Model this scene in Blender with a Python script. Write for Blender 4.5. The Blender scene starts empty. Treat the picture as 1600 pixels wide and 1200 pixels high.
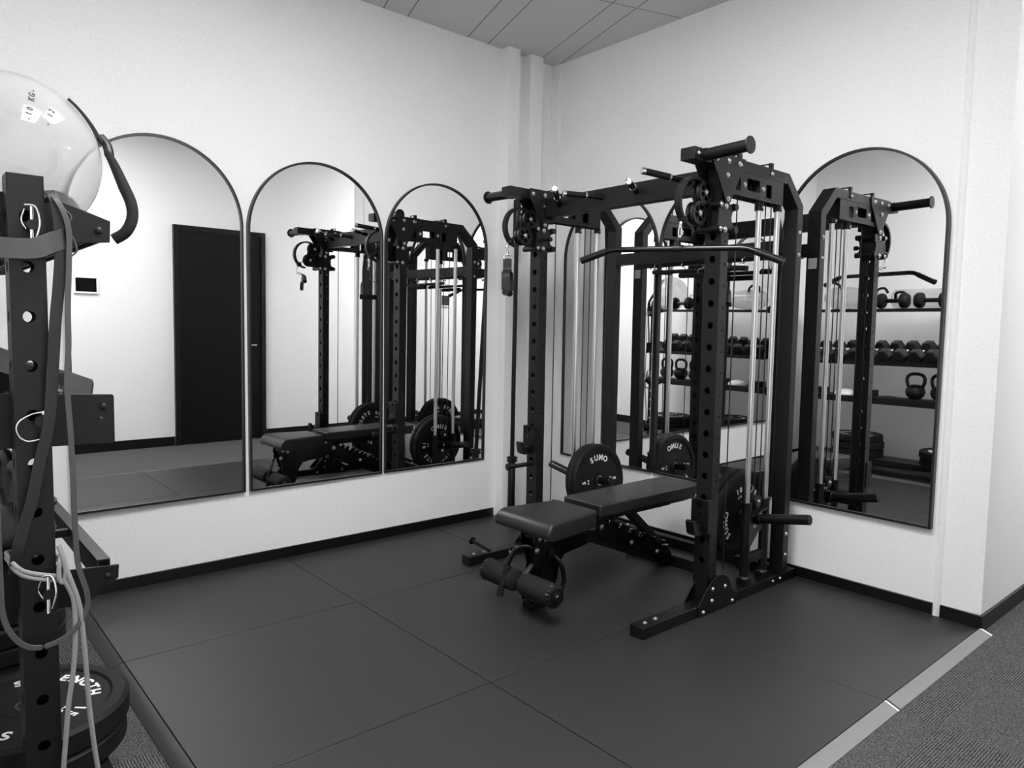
import bpy, bmesh, math, random
from mathutils import Vector, Matrix

random.seed(7)
SC = bpy.context.scene
COL = SC.collection
PI = math.pi

# ------------------------------------------------------------------ camera
CAM_LOC = Vector((3.8207, -3.6337, 1.293))
yaw, pit, roll = math.radians(139.271), math.radians(-4.359), math.radians(0.926)
F = Vector((math.cos(yaw)*math.cos(pit), math.sin(yaw)*math.cos(pit), math.sin(pit)))
R = F.cross(Vector((0, 0, 1))).normalized()
U = R.cross(F)
R2 = R*math.cos(roll) + U*math.sin(roll)
U2 = -R*math.sin(roll) + U*math.cos(roll)
cd = bpy.data.cameras.new('camera')
cam = bpy.data.objects.new('camera', cd)
COL.objects.link(cam)
M = Matrix((R2, U2, -F)).transposed().to_4x4()
M.translation = CAM_LOC
cam.matrix_world = M
cd.sensor_width = 36.0
cd.sensor_fit = 'HORIZONTAL'
cd.lens = 1128.23*36.0/1600.0
cd.clip_start = 0.05
SC.camera = cam

# ------------------------------------------------------------------ world, exposure
w = bpy.data.worlds.new('world')
SC.world = w
w.use_nodes = True
w.node_tree.nodes['Background'].inputs['Color'].default_value = (1, 1, 1, 1)
w.node_tree.nodes['Background'].inputs['Strength'].default_value = 0.02
SC.view_settings.view_transform = 'Standard'
SC.view_settings.look = 'None'
SC.view_settings.gamma = 1.0
SC.view_settings.use_curve_mapping = False
SC.view_settings.exposure = 0.04
SC.cycles.max_bounces = 14
SC.cycles.glossy_bounces = 8
SC.cycles.diffuse_bounces = 6
SC.cycles.transparent_max_bounces = 12
SC.cycles.sample_clamp_indirect = 8.0
LIGHT = 33.0          # strength of the ceiling light diffusers

# ------------------------------------------------------------------ materials
def s2l(v):
    v /= 255.0
    return v/12.92 if v <= 0.04045 else ((v+0.055)/1.055)**2.4

MATS = {}
def mat(name, grey, rough=0.5, metal=0.0, spec=0.5, noise=None, bump=None, coat=0.0):
    """grey is a 0..255 display grey; noise=(scale, amount) varies it a little"""
    m = bpy.data.materials.new(name)
    m.use_nodes = True
    nt = m.node_tree
    b = nt.nodes['Principled BSDF']
    g = s2l(grey)
    b.inputs['Base Color'].default_value = (g, g, g, 1)
    b.inputs['Roughness'].default_value = rough
    b.inputs['Metallic'].default_value = metal
    b.inputs['Specular IOR Level'].default_value = spec
    b.inputs['Coat Weight'].default_value = coat
    if noise or bump:
        tc = nt.nodes.new('ShaderNodeTexCoord')
    if noise:
        n = nt.nodes.new('ShaderNodeTexNoise')
        n.inputs['Scale'].default_value = noise[0]
        n.inputs['Detail'].default_value = 4
        nt.links.new(tc.outputs['Object'], n.inputs['Vector'])
        r = nt.nodes.new('ShaderNodeValToRGB')
        a, c = s2l(max(grey-noise[1], 0)), s2l(min(grey+noise[1], 255))
        r.color_ramp.elements[0].position = 0.35
        r.color_ramp.elements[1].position = 0.65
        r.color_ramp.elements[0].color = (a, a, a, 1)
        r.color_ramp.elements[1].color = (c, c, c, 1)
        nt.links.new(n.outputs['Fac'], r.inputs['Fac'])
        nt.links.new(r.outputs['Color'], b.inputs['Base Color'])
    if bump:
        n2 = nt.nodes.new('ShaderNodeTexNoise')
        n2.inputs['Scale'].default_value = bump[0]
        n2.inputs['Detail'].default_value = 3
        nt.links.new(tc.outputs['Object'], n2.inputs['Vector'])
        bp = nt.nodes.new('ShaderNodeBump')
        bp.inputs['Strength'].default_value = bump[1]
        bp.inputs['Distance'].default_value = 0.002
        nt.links.new(n2.outputs['Fac'], bp.inputs['Height'])
        nt.links.new(bp.outputs['Normal'], b.inputs['Normal'])
    MATS[name] = m
    return m

m_wall = mat('wall_paint', 240, 0.75, spec=0.25, noise=(90, 3), bump=(140, 0.12))
m_steel = mat('black_powder_coat', 9, 0.42, spec=0.34, noise=(120, 3), bump=(600, 0.10))
m_steel2 = mat('charcoal_powder_coat', 15, 0.46, spec=0.34, noise=(120, 3), bump=(600, 0.10))
m_gloss = mat('gloss_black_steel', 6, 0.2, spec=0.5)
m_plast = mat('black_plastic', 7, 0.4, spec=0.38)
m_foam = mat('ribbed_black_foam', 32, 0.85, spec=0.2, bump=(300, 0.5))
m_rubber = mat('bumper_rubber', 14, 0.62, spec=0.28, noise=(60, 3), bump=(300, 0.15))
m_hexrub = mat('dumbbell_rubber', 32, 0.5, spec=0.4, noise=(40, 3))
m_vinyl = mat('black_vinyl', 26, 0.42, spec=0.5, bump=(900, 0.12))
m_matrub = mat('floor_mat_rubber', 37, 0.5, spec=0.5, noise=(260, 3), bump=(420, 0.3))
m_base = mat('black_skirting', 6, 0.35, spec=0.5)
m_chrome = mat('chrome', 232, 0.12, metal=1.0)
m_bolt = mat('zinc_bolt', 205, 0.28, metal=1.0)
m_rod = mat('polished_guide_rod', 222, 0.3, metal=1.0)
m_ramp = mat('grey_ramp_rubber', 120, 0.5, spec=0.4, noise=(200, 3))
m_ramp_dark = mat('dark_ramp_rubber', 40, 0.55, spec=0.4, noise=(200, 3))
m_frame = mat('black_mirror_frame', 22, 0.4, spec=0.5)
m_white = mat('white_lettering', 242, 0.55)
m_label = mat('grey_sticker', 205, 0.5)
m_band_g = mat('grey_latex_band', 70, 0.5, spec=0.4)
m_band_d = mat('dark_latex_band', 30, 0.5, spec=0.4)
m_band_l = mat('pale_latex_band', 138, 0.5, spec=0.35)
m_door = mat('black_door_paint', 8, 0.5, spec=0.25)
m_darktext = mat('dark_print', 40, 0.6)
m_screen = mat('dark_glass_screen', 10, 0.08, spec=0.6)
m_iron = mat('cast_iron', 22, 0.4, spec=0.5, bump=(120, 0.3))
m_cable = mat('coated_cable', 15, 0.5)

m_mirror = bpy.data.materials.new('mirror_glass'); m_mirror.use_nodes = True
b = m_mirror.node_tree.nodes['Principled BSDF']
b.inputs['Base Color'].default_value = (0.86, 0.86, 0.86, 1)
b.inputs['Metallic'].default_value = 1.0
b.inputs['Roughness'].default_value = 0.0

m_light = bpy.data.materials.new('light_diffuser'); m_light.use_nodes = True
nt = m_light.node_tree
b = nt.nodes['Principled BSDF']
b.inputs['Base Color'].default_value = (0.9, 0.9, 0.9, 1)
b.inputs['Emission Color'].default_value = (1, 1, 1, 1)
b.inputs['Emission Strength'].default_value = LIGHT

# clear plastic skin of the water bags
m_clear = bpy.data.materials.new('clear_vinyl_skin'); m_clear.use_nodes = True
nt = m_clear.node_tree
for n in list(nt.nodes): nt.nodes.remove(n)
out = nt.nodes.new('ShaderNodeOutputMaterial')
tr = nt.nodes.new('ShaderNodeBsdfTransparent'); tr.inputs['Color'].default_value = (0.93, 0.93, 0.93, 1)
df = nt.nodes.new('ShaderNodeBsdfTranslucent'); df.inputs['Color'].default_value = (0.66, 0.66, 0.66, 1)
d2 = nt.nodes.new('ShaderNodeBsdfDiffuse'); d2.inputs['Color'].default_value = (0.62, 0.62, 0.62, 1)
gl = nt.nodes.new('ShaderNodeBsdfGlossy'); gl.inputs['Roughness'].default_value = 0.04
fr = nt.nodes.new('ShaderNodeFresnel'); fr.inputs['IOR'].default_value = 1.5
lw = nt.nodes.new('ShaderNodeLayerWeight'); lw.inputs['Blend'].default_value = 0.35
a1 = nt.nodes.new('ShaderNodeMixShader'); a1.inputs['Fac'].default_value = 0.5
a2 = nt.nodes.new('ShaderNodeMixShader')
a3 = nt.nodes.new('ShaderNodeMixShader')
mr = nt.nodes.new('ShaderNodeMapRange'); mr.inputs['To Min'].default_value = 0.30; mr.inputs['To Max'].default_value = 0.60
nt.links.new(df.outputs[0], a1.inputs[1]); nt.links.new(d2.outputs[0], a1.inputs[2])
nt.links.new(lw.outputs['Facing'], mr.inputs['Value']); nt.links.new(mr.outputs[0], a2.inputs['Fac'])
nt.links.new(tr.outputs[0], a2.inputs[1]); nt.links.new(a1.outputs[0], a2.inputs[2])
ge = nt.nodes.new('ShaderNodeNewGeometry')
iv = nt.nodes.new('ShaderNodeMath'); iv.operation = 'SUBTRACT'; iv.inputs[0].default_value = 1.0
nt.links.new(ge.outputs['Backfacing'], iv.inputs[1])
fm = nt.nodes.new('ShaderNodeMath'); fm.operation = 'MULTIPLY'
nt.links.new(fr.outputs[0], fm.inputs[0]); nt.links.new(iv.outputs[0], fm.inputs[1])
nt.links.new(fm.outputs[0], a3.inputs['Fac'])
nt.links.new(a2.outputs[0], a3.inputs[1]); nt.links.new(gl.outputs[0], a3.inputs[2])
nt.links.new(a3.outputs[0], out.inputs['Surface'])

# carpet: ribbed carpet tiles, ribs turned a quarter on every other tile
m_carpet = bpy.data.materials.new('ribbed_carpet_tiles'); m_carpet.use_nodes = True
nt = m_carpet.node_tree
b = nt.nodes['Principled BSDF']; b.inputs['Roughness'].default_value = 0.95
b.inputs['Specular IOR Level'].default_value = 0.1
tc = nt.nodes.new('ShaderNodeTexCoord')
ck = nt.nodes.new('ShaderNodeTexChecker'); ck.inputs['Scale'].default_value = 2.0
nt.links.new(tc.outputs['Object'], ck.inputs['Vector'])
wv = []
for d in ('X', 'Y'):
    wn = nt.nodes.new('ShaderNodeTexWave'); wn.wave_type = 'BANDS'; wn.bands_direction = d
    wn.inputs['Scale'].default_value = 38; wn.inputs['Distortion'].default_value = 4.5
    wn.inputs['Detail'].default_value = 3; wn.inputs['Detail Scale'].default_value = 6
    nt.links.new(tc.outputs['Object'], wn.inputs['Vector']); wv.append(wn)
mx = nt.nodes.new('ShaderNodeMix'); mx.data_type = 'FLOAT'
nt.links.new(ck.outputs['Fac'], mx.inputs[0]); nt.links.new(wv[0].outputs['Fac'], mx.inputs[2]); nt.links.new(wv[1].outputs['Fac'], mx.inputs[3])
ns = nt.nodes.new('ShaderNodeTexNoise'); ns.inputs['Scale'].default_value = 210; ns.inputs['Detail'].default_value = 3
nt.links.new(tc.outputs['Object'], ns.inputs['Vector'])
mm = nt.nodes.new('ShaderNodeMath'); mm.operation = 'MULTIPLY_ADD'; mm.inputs[1].default_value = 0.45
nt.links.new(mx.outputs[0], mm.inputs[0])
m2 = nt.nodes.new('ShaderNodeMath'); m2.operation = 'MULTIPLY'; m2.inputs[1].default_value = 0.75
nt.links.new(ns.outputs['Fac'], m2.inputs[0]); nt.links.new(m2.outputs[0], mm.inputs[2])
rp = nt.nodes.new('ShaderNodeValToRGB')
rp.color_ramp.elements[0].position = 0.35; rp.color_ramp.elements[1].position = 0.85
a = s2l(24); c = s2l(108)
rp.color_ramp.elements[0].color = (a, a, a, 1); rp.color_ramp.elements[1].color = (c, c, c, 1)
nt.links.new(mm.outputs[0], rp.inputs['Fac']); nt.links.new(rp.outputs['Color'], b.inputs['Base Color'])
bp = nt.nodes.new('ShaderNodeBump'); bp.inputs['Strength'].default_value = 0.4; bp.inputs['Distance'].default_value = 0.003
nt.links.new(mm.outputs[0], bp.inputs['Height']); nt.links.new(bp.outputs['Normal'], b.inputs['Normal'])

# ------------------------------------------------------------------ mesh helpers
def NB():
    return bmesh.new()

SPLIT = {'ladder_stud', 'seat_piping', 'cable', 'support_strut', 'end_flange', 'rubber_end_cap', 'hanging_ring', 'grip_cap', 'webbing_strap', 'horn_grip', 'shelf_rail'}
EXTRA = []
def islands(bm):
    seen, out = set(), []
    bm.verts.index_update()
    for v0 in bm.verts:
        if v0.index in seen: continue
        stack, comp = [v0], []
        seen.add(v0.index)
        while stack:
            v = stack.pop(); comp.append(v)
            for e in v.link_edges:
                q = e.other_vert(v)
                if q.index not in seen: seen.add(q.index); stack.append(q)
        out.append(comp)
    return out

def finish(name, bm, material, parent=None, bevel=0.0, smooth=35):
    """links bm as ONE object; kinds that must stay separate pieces become one object per piece"""
    EXTRA.clear()
    if name.endswith('bolt') or name in SPLIT:
        isl = islands(bm)
        if len(isl) > 1:
            outs = []
            for comp in isl:
                nb = NB(); mp_ = {v: nb.verts.new(v.co) for v in comp}
                fs = set(f for v in comp for f in v.link_faces)
                for f in fs: nb.faces.new([mp_[v] for v in f.verts])
                outs.append(_finish(name, nb, material, parent, bevel, smooth))
            bm.free()
            EXTRA.extend(outs[1:])
            return outs[0]
    return _finish(name, bm, material, parent, bevel, smooth)

def _finish(name, bm, material, parent=None, bevel=0.0, smooth=35):
    bmesh.ops.recalc_face_normals(bm, faces=bm.faces)
    me = bpy.data.meshes.new(name)
    bm.to_mesh(me); bm.free()
    if smooth:
        for p in me.polygons: p.use_smooth = True
        me.set_sharp_from_angle(angle=math.radians(smooth))
    for m_ in (material if isinstance(material, (list, tuple)) else [material]):
        me.materials.append(m_)
    o = bpy.data.objects.new(name, me)
    COL.objects.link(o)
    if bevel:
        bv = o.modifiers.new('bevel', 'BEVEL'); bv.width = bevel; bv.segments = 2
        bv.limit_method = 'ANGLE'; bv.angle_limit = math.radians(40); bv.harden_normals = False
    if parent is not None:
        o.parent = parent
        o.matrix_parent_inverse = Matrix.Translation(-parent_loc(parent))
    return o

def parent_loc(o):
    v = Vector(o.location)
    return v

def empty(name, loc, label, cat, group=None):
    o = bpy.data.objects.new(name, None)
    o.empty_display_size = 0.1
    COL.objects.link(o); o.location = loc
    o['label'] = label; o['category'] = cat
    if group: o['group'] = group
    return o

def tag(o, label=None, cat=None, group=None, kind=None):
    if label: o['label'] = label
    if cat: o['category'] = cat
    if group: o['group'] = group
    if kind: o['kind'] = kind
    return o

def struct(name, bm, m, bevel=0.0, label=None, smooth=35):
    o = finish(name, bm, m, None, bevel, smooth)
    o['kind'] = 'structure'
    if label: o['label'] = label
    return o

def box(bm, x0, x1, y0, y1, z0, z1, mtx=None):
    vs = [Vector((x, y, z)) for x in (x0, x1) for y in (y0, y1) for z in (z0, z1)]
    if mtx is not None: vs = [mtx @ v for v in vs]
    v = [bm.verts.new(p) for p in vs]
    for f in ((0, 1, 3, 2), (4, 6, 7, 5), (0, 4, 5, 1), (2, 3, 7, 6), (0, 2, 6, 4), (1, 5, 7, 3)):
        bm.faces.new([v[i] for i in f])

def basis(d):
    d = Vector(d).normalized()
    u = d.cross(Vector((0, 0, 1)))
    if u.length < 1e-3: u = Vector((1, 0, 0))
    u.normalize()
    return d, u, d.cross(u).normalized()

def cyl(bm, p, q, r, r2=None, n=20, caps=True):
    p, q = Vector(p), Vector(q)
    r2 = r if r2 is None else r2
    d, u, v = basis(q-p)
    A = [bm.verts.new(p + (u*math.cos(t)+v*math.sin(t))*r) for t in [2*PI*i/n for i in range(n)]]
    B = [bm.verts.new(q + (u*math.cos(t)+v*math.sin(t))*r2) for t in [2*PI*i/n for i in range(n)]]
    for i in range(n):
        bm.faces.new((A[i], A[(i+1) % n], B[(i+1) % n], B[i]))
    if caps:
        bm.faces.new(A); bm.faces.new(B[::-1])

def lathe(bm, p, axis, prof, n=28):
    """prof: list of (t along axis, radius); closes on the axis where r == 0"""
    p = Vector(p); d, u, v = basis(axis)
    rings = []
    for t, r in prof:
        c = p + d*t
        if r < 1e-6: rings.append([bm.verts.new(c)])
        else: rings.append([bm.verts.new(c + (u*math.cos(a_)+v*math.sin(a_))*r) for a_ in [2*PI*i/n for i in range(n)]])
    for A, B in zip(rings, rings[1:]):
        if len(A) == 1 and len(B) == 1: continue
        for i in range(n):
            j = (i+1) % n
            if len(A) == 1: bm.faces.new((A[0], B[i], B[j]))
            elif len(B) == 1: bm.faces.new((A[i], A[j], B[0]))
            else: bm.faces.new((A[i], A[j], B[j], B[i]))

def catmull(pts, k=6, closed=False):
    P = [Vector(p) for p in pts]; n = len(P); out = []
    rng = range(n) if closed else range(n-1)
    for i in rng:
        if closed: a, b_, c_, d_ = P[i-1], P[i], P[(i+1) % n], P[(i+2) % n]
        else: a, b_, c_, d_ = P[max(i-1, 0)], P[i], P[i+1], P[min(i+2, n-1)]
        for s in range(k):
            t = s/k
            out.append(0.5*((2*b_)+(c_-a)*t+(2*a-5*b_+4*c_-d_)*t*t+(3*b_-a-3*c_+d_)*t**3))
    if not closed: out.append(P[-1])
    return out

def tube(bm, pts, r, n=12, closed=False, flat=None, up=None):
    """round tube along pts; flat=(w, h) gives a strap section, w along 'up'"""
    P = [Vector(p) for p in pts]; m = len(P)
    rings = []; prev = None
    for i in range(m):
        if closed: t = P[(i+1) % m]-P[i-1]
        else: t = P[min(i+1, m-1)]-P[max(i-1, 0)]
        if t.length < 1e-9: t = Vector((0, 0, 1))
        t.normalize()
        if flat:
            uu = Vector(up)
            uu = (uu - t*uu.dot(t))
            if uu.length < 1e-4: uu = prev or Vector((1, 0, 0))
            uu.normalize(); prev = uu
            vv = t.cross(uu)
            w_, h_ = flat[0]/2, flat[1]/2
            ring = [P[i]+uu*a_*w_+vv*b_*h_ for a_, b_ in ((-1, -1), (1, -1), (1, 1), (-1, 1))]
        else:
            if prev is None:
                uu = t.cross(Vector((0, 0, 1)))
                if uu.length < 1e-3: uu = Vector((1, 0, 0))
            else: uu = prev - t*prev.dot(t)
            uu.normalize(); prev = uu; vv = t.cross(uu)
            rr = r[i] if isinstance(r, (list, tuple)) else r
            ring = [P[i]+(uu*math.cos(a_)+vv*math.sin(a_))*rr for a_ in [2*PI*k/n for k in range(n)]]
        rings.append([bm.verts.new(q) for q in ring])
    nn = len(rings[0])
    for i in range(m if closed else m-1):
        A, B = rings[i], rings[(i+1) % m]
        for k in range(nn):
            bm.faces.new((A[k], A[(k+1) % nn], B[(k+1) % nn], B[k]))
    if not closed:
        bm.faces.new(rings[0]); bm.faces.new(rings[-1][::-1])

def prism(bm, poly, axis, a0, a1, mtx=None):
    """poly of 2D points extruded along axis 'x' (poly=(y,z)), 'y' (poly=(x,z)) or 'z' (poly=(x,y))"""
    def mk(p, a_):
        q = Vector({'x': (a_, p[0], p[1]), 'y': (p[0], a_, p[1]), 'z': (p[0], p[1], a_)}[axis])
        return bm.verts.new(mtx @ q if mtx is not None else q)
    A = [mk(p, a0) for p in poly]; B = [mk(p, a1) for p in poly]
    n = len(poly)
    for i in range(n): bm.faces.new((A[i], A[(i+1) % n], B[(i+1) % n], B[i]))
    bm.faces.new(A); bm.faces.new(B[::-1])

def arc(cx, cz, r, a0, a1, n=12):
    return [(cx+r*math.cos(math.radians(a0+(a1-a0)*i/n)), cz+r*math.sin(math.radians(a0+(a1-a0)*i/n))) for i in range(n+1)]

def roundrect(x0, x1, y0, y1, r, n=5):
    p = []
    for cx, cy, a0 in ((x1-r, y1-r, 0), (x0+r, y1-r, 90), (x0+r, y0+r, 180), (x1-r, y0+r, 270)):
        p += arc(cx, cy, r, a0, a0+90, n)
    return p

def bolt(bm, p, axis, r=0.009):
    d = Vector(axis).normalized()
    p = Vector(p)
    lathe(bm, p, d, [(0, r*1.25), (0.002, r*1.25), (0.002, r), (0.005, r*0.92), (0.0075, r*0.6), (0.0085, 0.0)], n=14)

def holed_wall(bm, o, u, v, n_, width, cells, th):
    """thick plate of given width along u; cells = [(v0, v1, [(cu, cv, r), ...])]; one hole at most per cell"""
    o, u, v, n_ = Vector(o), Vector(u), Vector(v), Vector(n_)
    K = 16
    for v0, v1, hole in cells:
        if hole is None:
            c = [o+u*a_+v*b_ for a_, b_ in ((0, v0), (width, v0), (width, v1), (0, v1))]
            A = [bm.verts.new(p) for p in c]; B = [bm.verts.new(p+n_*th) for p in c]
            bm.faces.new(A); bm.faces.new(B[::-1])
            bm.faces.new((A[0], B[0], B[3], A[3])); bm.faces.new((A[1], A[2], B[2], B[1]))
            continue
        cu, cv, r = hole
        rim, edge = [], []
        for i in range(K):
            a_ = 2*PI*(i+0.5)/K
            ca, sa = math.cos(a_), math.sin(a_)
            rim.append((cu+r*ca, cv+r*sa))
            tu = ((width-cu)/ca if ca > 0 else -cu/ca) if abs(ca) > 1e-9 else 1e9
            tv = ((v1-cv)/sa if sa > 0 else (v0-cv)/sa) if abs(sa) > 1e-9 else 1e9
            t = min(tu, tv)
            edge.append([cu+t*ca, cv+t*sa])
        # snap the points nearest each corner onto it
        for qu, qv in ((0, v0), (width, v0), (width, v1), (0, v1)):
            k = min(range(K), key=lambda i: (edge[i][0]-qu)**2+(edge[i][1]-qv)**2)
            edge[k] = [qu, qv]
        def P(q, d): return bm.verts.new(o+u*q[0]+v*q[1]+n_*d)
        ra, rb = [P(q, 0) for q in rim], [P(q, th) for q in rim]
        ea, eb = [P(q, 0) for q in edge], [P(q, th) for q in edge]
        for i in range(K):
            j = (i+1) % K
            bm.faces.new((ea[i], ea[j], ra[j], ra[i]))
            bm.faces.new((eb[j], eb[i], rb[i], rb[j]))
            bm.faces.new((ra[i], ra[j], rb[j], rb[i]))

def cells(z0, z1, holes, pitch):
    """holes: list of (cu, z, r)"""
    out, z = [], z0
    for h in sorted(holes, key=lambda q: q[1]):
        a_, b_ = max(z, h[1]-pitch/2), min(z1, h[1]+pitch/2)
        if a_ > z+1e-6: out.append((z, a_, None))
        out.append((a_, b_, h)); z = b_
    if z < z1-1e-6: out.append((z, z1, None))
    return out

def holed_tube(bm, x0, x1, y0, y1, z0, z1, fh, sh, pitch, th=0.004):
    """square tube along z; fh holes through the two y faces, sh holes through the two x faces"""
    W, D = x1-x0, y1-y0
    f_ = cells(z0, z1, fh, pitch); s_ = cells(z0, z1, sh, pitch)
    holed_wall(bm, (x0, y0, 0), (1, 0, 0), (0, 0, 1), (0, 1, 0), W, f_, th)
    holed_wall(bm, (x0, y1, 0), (1, 0, 0), (0, 0, 1), (0, -1, 0), W, f_, th)
    holed_wall(bm, (x0, y0, 0), (0, 1, 0), (0, 0, 1), (1, 0, 0), D, s_, th)
    holed_wall(bm, (x1, y0, 0), (0, 1, 0), (0, 0, 1), (-1, 0, 0), D, s_, th)
    box(bm, x0+th, x1-th, y0+th, y1-th, z1-0.005, z1-0.001)

def letters(bm, chars, place, size, depth=0.0008):
    """each char as flat thick lettering; place(i, n) -> Matrix taking the char's local xy to the surface"""
    n = len(chars)
    for i, ch in enumerate(chars):
        if ch == ' ': continue
        cu = bpy.data.curves.new('t', 'FONT'); cu.body = ch; cu.size = size
        cu.align_x = 'CENTER'; cu.align_y = 'CENTER'; cu.extrude = depth; cu.offset = size*0.028
        cu.resolution_u = 3
        to = bpy.data.objects.new('t', cu); COL.objects.link(to)
        dg = bpy.context.evaluated_depsgraph_get()
        me = to.evaluated_get(dg).to_mesh()
        tmp = bmesh.new(); tmp.from_mesh(me)
        mt = place(i, n)
        vm = {}
        for v_ in tmp.verts: vm[v_.index] = bm.verts.new(mt @ v_.co)
        for f_ in tmp.faces:
            try: bm.faces.new([vm[v_.index] for v_ in f_.verts])
            except ValueError: pass
        tmp.free()
        to.to_mesh_clear()
        bpy.data.objects.remove(to); bpy.data.curves.remove(cu)

def ring_text(bm, text, centre, normal, upv, radius, mid_deg, step_deg, size, depth=0.0008, inward=False):
    """text on a circle; mid_deg is clockwise from upv as seen looking at the face"""
    nrm = Vector(normal).normalized(); upv = Vector(upv).normalized()
    rt = upv.cross(nrm).normalized()
    c = Vector(centre)
    def place(i, n):
        a_ = math.radians(mid_deg + (i-(n-1)/2)*step_deg)
        rad = upv*math.cos(a_) + rt*math.sin(a_)
        tan = -upv*math.sin(a_) + rt*math.cos(a_)
        m_ = Matrix((tan, rad, nrm)).transposed().to_4x4()
        m_.translation = c + rad*radius
        return m_
    letters(bm, text, place, size, depth)

# ================================================================== ROOM
H = 3.146
FL = -0.02
# floor (carpet)
bm = NB(); box(bm, -0.1, 4.2, -4.0, 4.1, FL-0.05, FL); struct('floor', bm, m_carpet, label='grey ribbed carpet tiles')

# ceiling with turned panel seams
m_ceil = bpy.data.materials.new('ceiling_panels'); m_ceil.use_nodes = True
nt = m_ceil.node_tree; b = nt.nodes['Principled BSDF']; b.inputs['Roughness'].default_value = 0.85
b.inputs['Specular IOR Level'].default_value = 0.2
tc = nt.nodes.new('ShaderNodeTexCoord')
mp = nt.nodes.new('ShaderNodeMapping'); mp.vector_type = 'POINT'
mp.inputs['Rotation'].default_value = (0, 0, math.radians(17.6))
nt.links.new(tc.outputs['Object'], mp.inputs['Vector'])
sx = nt.nodes.new('ShaderNodeSeparateXYZ'); nt.links.new(mp.outputs[0], sx.inputs[0])
def seam(sock, offs, period, half):
    a_ = nt.nodes.new('ShaderNodeMath'); a_.operation = 'SUBTRACT'; a_.inputs[1].default_value = offs
    nt.links.new(sock, a_.inputs[0])
    p_ = nt.nodes.new('ShaderNodeMath'); p_.operation = 'PINGPONG'; p_.inputs[1].default_value = period/2
    nt.links.new(a_.outputs[0], p_.inputs[0])
    l_ = nt.nodes.new('ShaderNodeMath'); l_.operation = 'LESS_THAN'; l_.inputs[1].default_value = half
    nt.links.new(p_.outputs[0], l_.inputs[0]); return l_.outputs[0]
cs, sn = math.cos(math.radians(17.6)), math.sin(math.radians(17.6))
def rot(x, y): return (x*cs-y*sn, x*sn+y*cs)
l1 = seam(sx.outputs['Y'], rot(0.138, -0.197)[1], 0.585, 0.0035)
l2 = seam(sx.outputs['Y'], rot(-0.011, -0.598)[1], 0.585, 0.0035)
l3 = seam(sx.outputs['X'], rot(0.925, -0.536)[0], 1.2, 0.0035)
x1 = nt.nodes.new('ShaderNodeMath'); x1.operation = 'MAXIMUM'; nt.links.new(l1, x1.inputs[0]); nt.links.new(l2, x1.inputs[1])
x2 = nt.nodes.new('ShaderNodeMath'); x2.operation = 'MAXIMUM'; nt.links.new(x1.outputs[0], x2.inputs[0]); nt.links.new(l3, x2.inputs[1])
mx = nt.nodes.new('ShaderNodeMix'); mx.data_type = 'RGBA'
g1, g2 = s2l(205), s2l(125)
mx.inputs[6].default_value = (g1, g1, g1, 1); mx.inputs[7].default_value = (g2, g2, g2, 1)
nt.links.new(x2.outputs[0], mx.inputs[0]); nt.links.new(mx.outputs[2], b.inputs['Base Color'])
bm = NB(); box(bm, -0.1, 4.2, -4.0, 4.1, H, H+0.06); struct('ceiling', bm, m_ceil, label='grey panelled ceiling with fine seams')

# walls
bm = NB(); box(bm, -0.15, 0.0, -4.0, 0.2, FL, H); struct('wall_left', bm, m_wall, label='white wall with three arched mirrors, left')
bm = NB(); box(bm, 0.0, 2.82, 0.0, 4.0, FL, H)
struct('wall_right', bm, m_wall, label='white wall block with three arched mirrors, right')
bm = NB(); box(bm, 4.1, 4.25, -4.0, 4.1, FL, H); struct('wall_far', bm, m_wall, label='white wall with the black door')
bm = NB(); box(bm, -0.15, 2.35, -4.1, -3.80, FL, H); struct('wall_behind', bm, m_wall, label='white wall behind the storage rack')
bm = NB(); box(bm, 2.35, 4.25, -4.1, -3.95, FL, H); struct('wall_recess', bm, m_wall, label='white wall set back beside the storage rack')
bm = NB(); box(bm, 2.7, 4.25, 4.0, 4.15, FL, H); struct('wall_end', bm, m_wall, label='white end wall of the passage')

# boxed studs beside the corner, slim cover strips
bm = NB(); box(bm, 0, 0.082, -0.485, -0.385, 0.0, H-0.002); struct('trim_1', bm, m_wall, 0.002, 'white boxed stud on the left wall')
bm = NB(); box(bm, 0, 0.080, -0.288, -0.175, 0.0, H-0.002); struct('trim_2', bm, m_wall, 0.002, 'second white boxed stud next to the corner')
bm = NB(); box(bm, 0, 0.083, -0.022, 0, 0.0, H-0.002); struct('trim_3', bm, m_wall, 0.002, 'thin white packing strip in the corner')
bm = NB(); prism(bm, [(2.628, 0), (2.632, -0.010), (2.642, -0.014), (2.652, -0.010), (2.660, 0)], 'z', 0.0, H-0.002)
struct('trim_4', bm, m_wall, 0, 'slim white vertical cover strip near the outer corner')
bm = NB(); prism(bm, [(2.799, 0), (2.799, -0.004), (2.824, -0.004), (2.824, 0.03), (2.82, 0.03), (2.82, 0)], 'z', 0.062, H-0.002)
struct('trim_5', bm, m_wall, 0, 'white corner bead')

# skirting
BH = 0.056
def skirt(name, x0, x1, y0, y1, z0=0.0, zt=None):
    bm = NB(); box(bm, x0, x1, y0, y1, z0, zt or BH); struct(name, bm, m_base, 0.0015)
skirt('baseboard_left', 0, 0.012, -3.80, -0.505, FL)
skirt('baseboard_right', 0.082, 2.627, -0.012, 0)
skirt('baseboard_right_end', 2.660, 2.832, -0.012, 0, FL)
skirt('baseboard_passage', 2.82, 2.832, 0, 4.0, FL)
skirt('baseboard_far', 4.088, 4.1, -3.95, -1.36, FL, 0.075)
skirt('baseboard_far_end', 4.088, 4.1, -0.40, 4.0, FL, 0.075)
skirt('baseboard_behind', 0.0, 2.35, -3.80, -3.788, FL, 0.075)
skirt('baseboard_recess', 2.35, 4.1, -3.95, -3.938, FL, 0.075)

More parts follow.
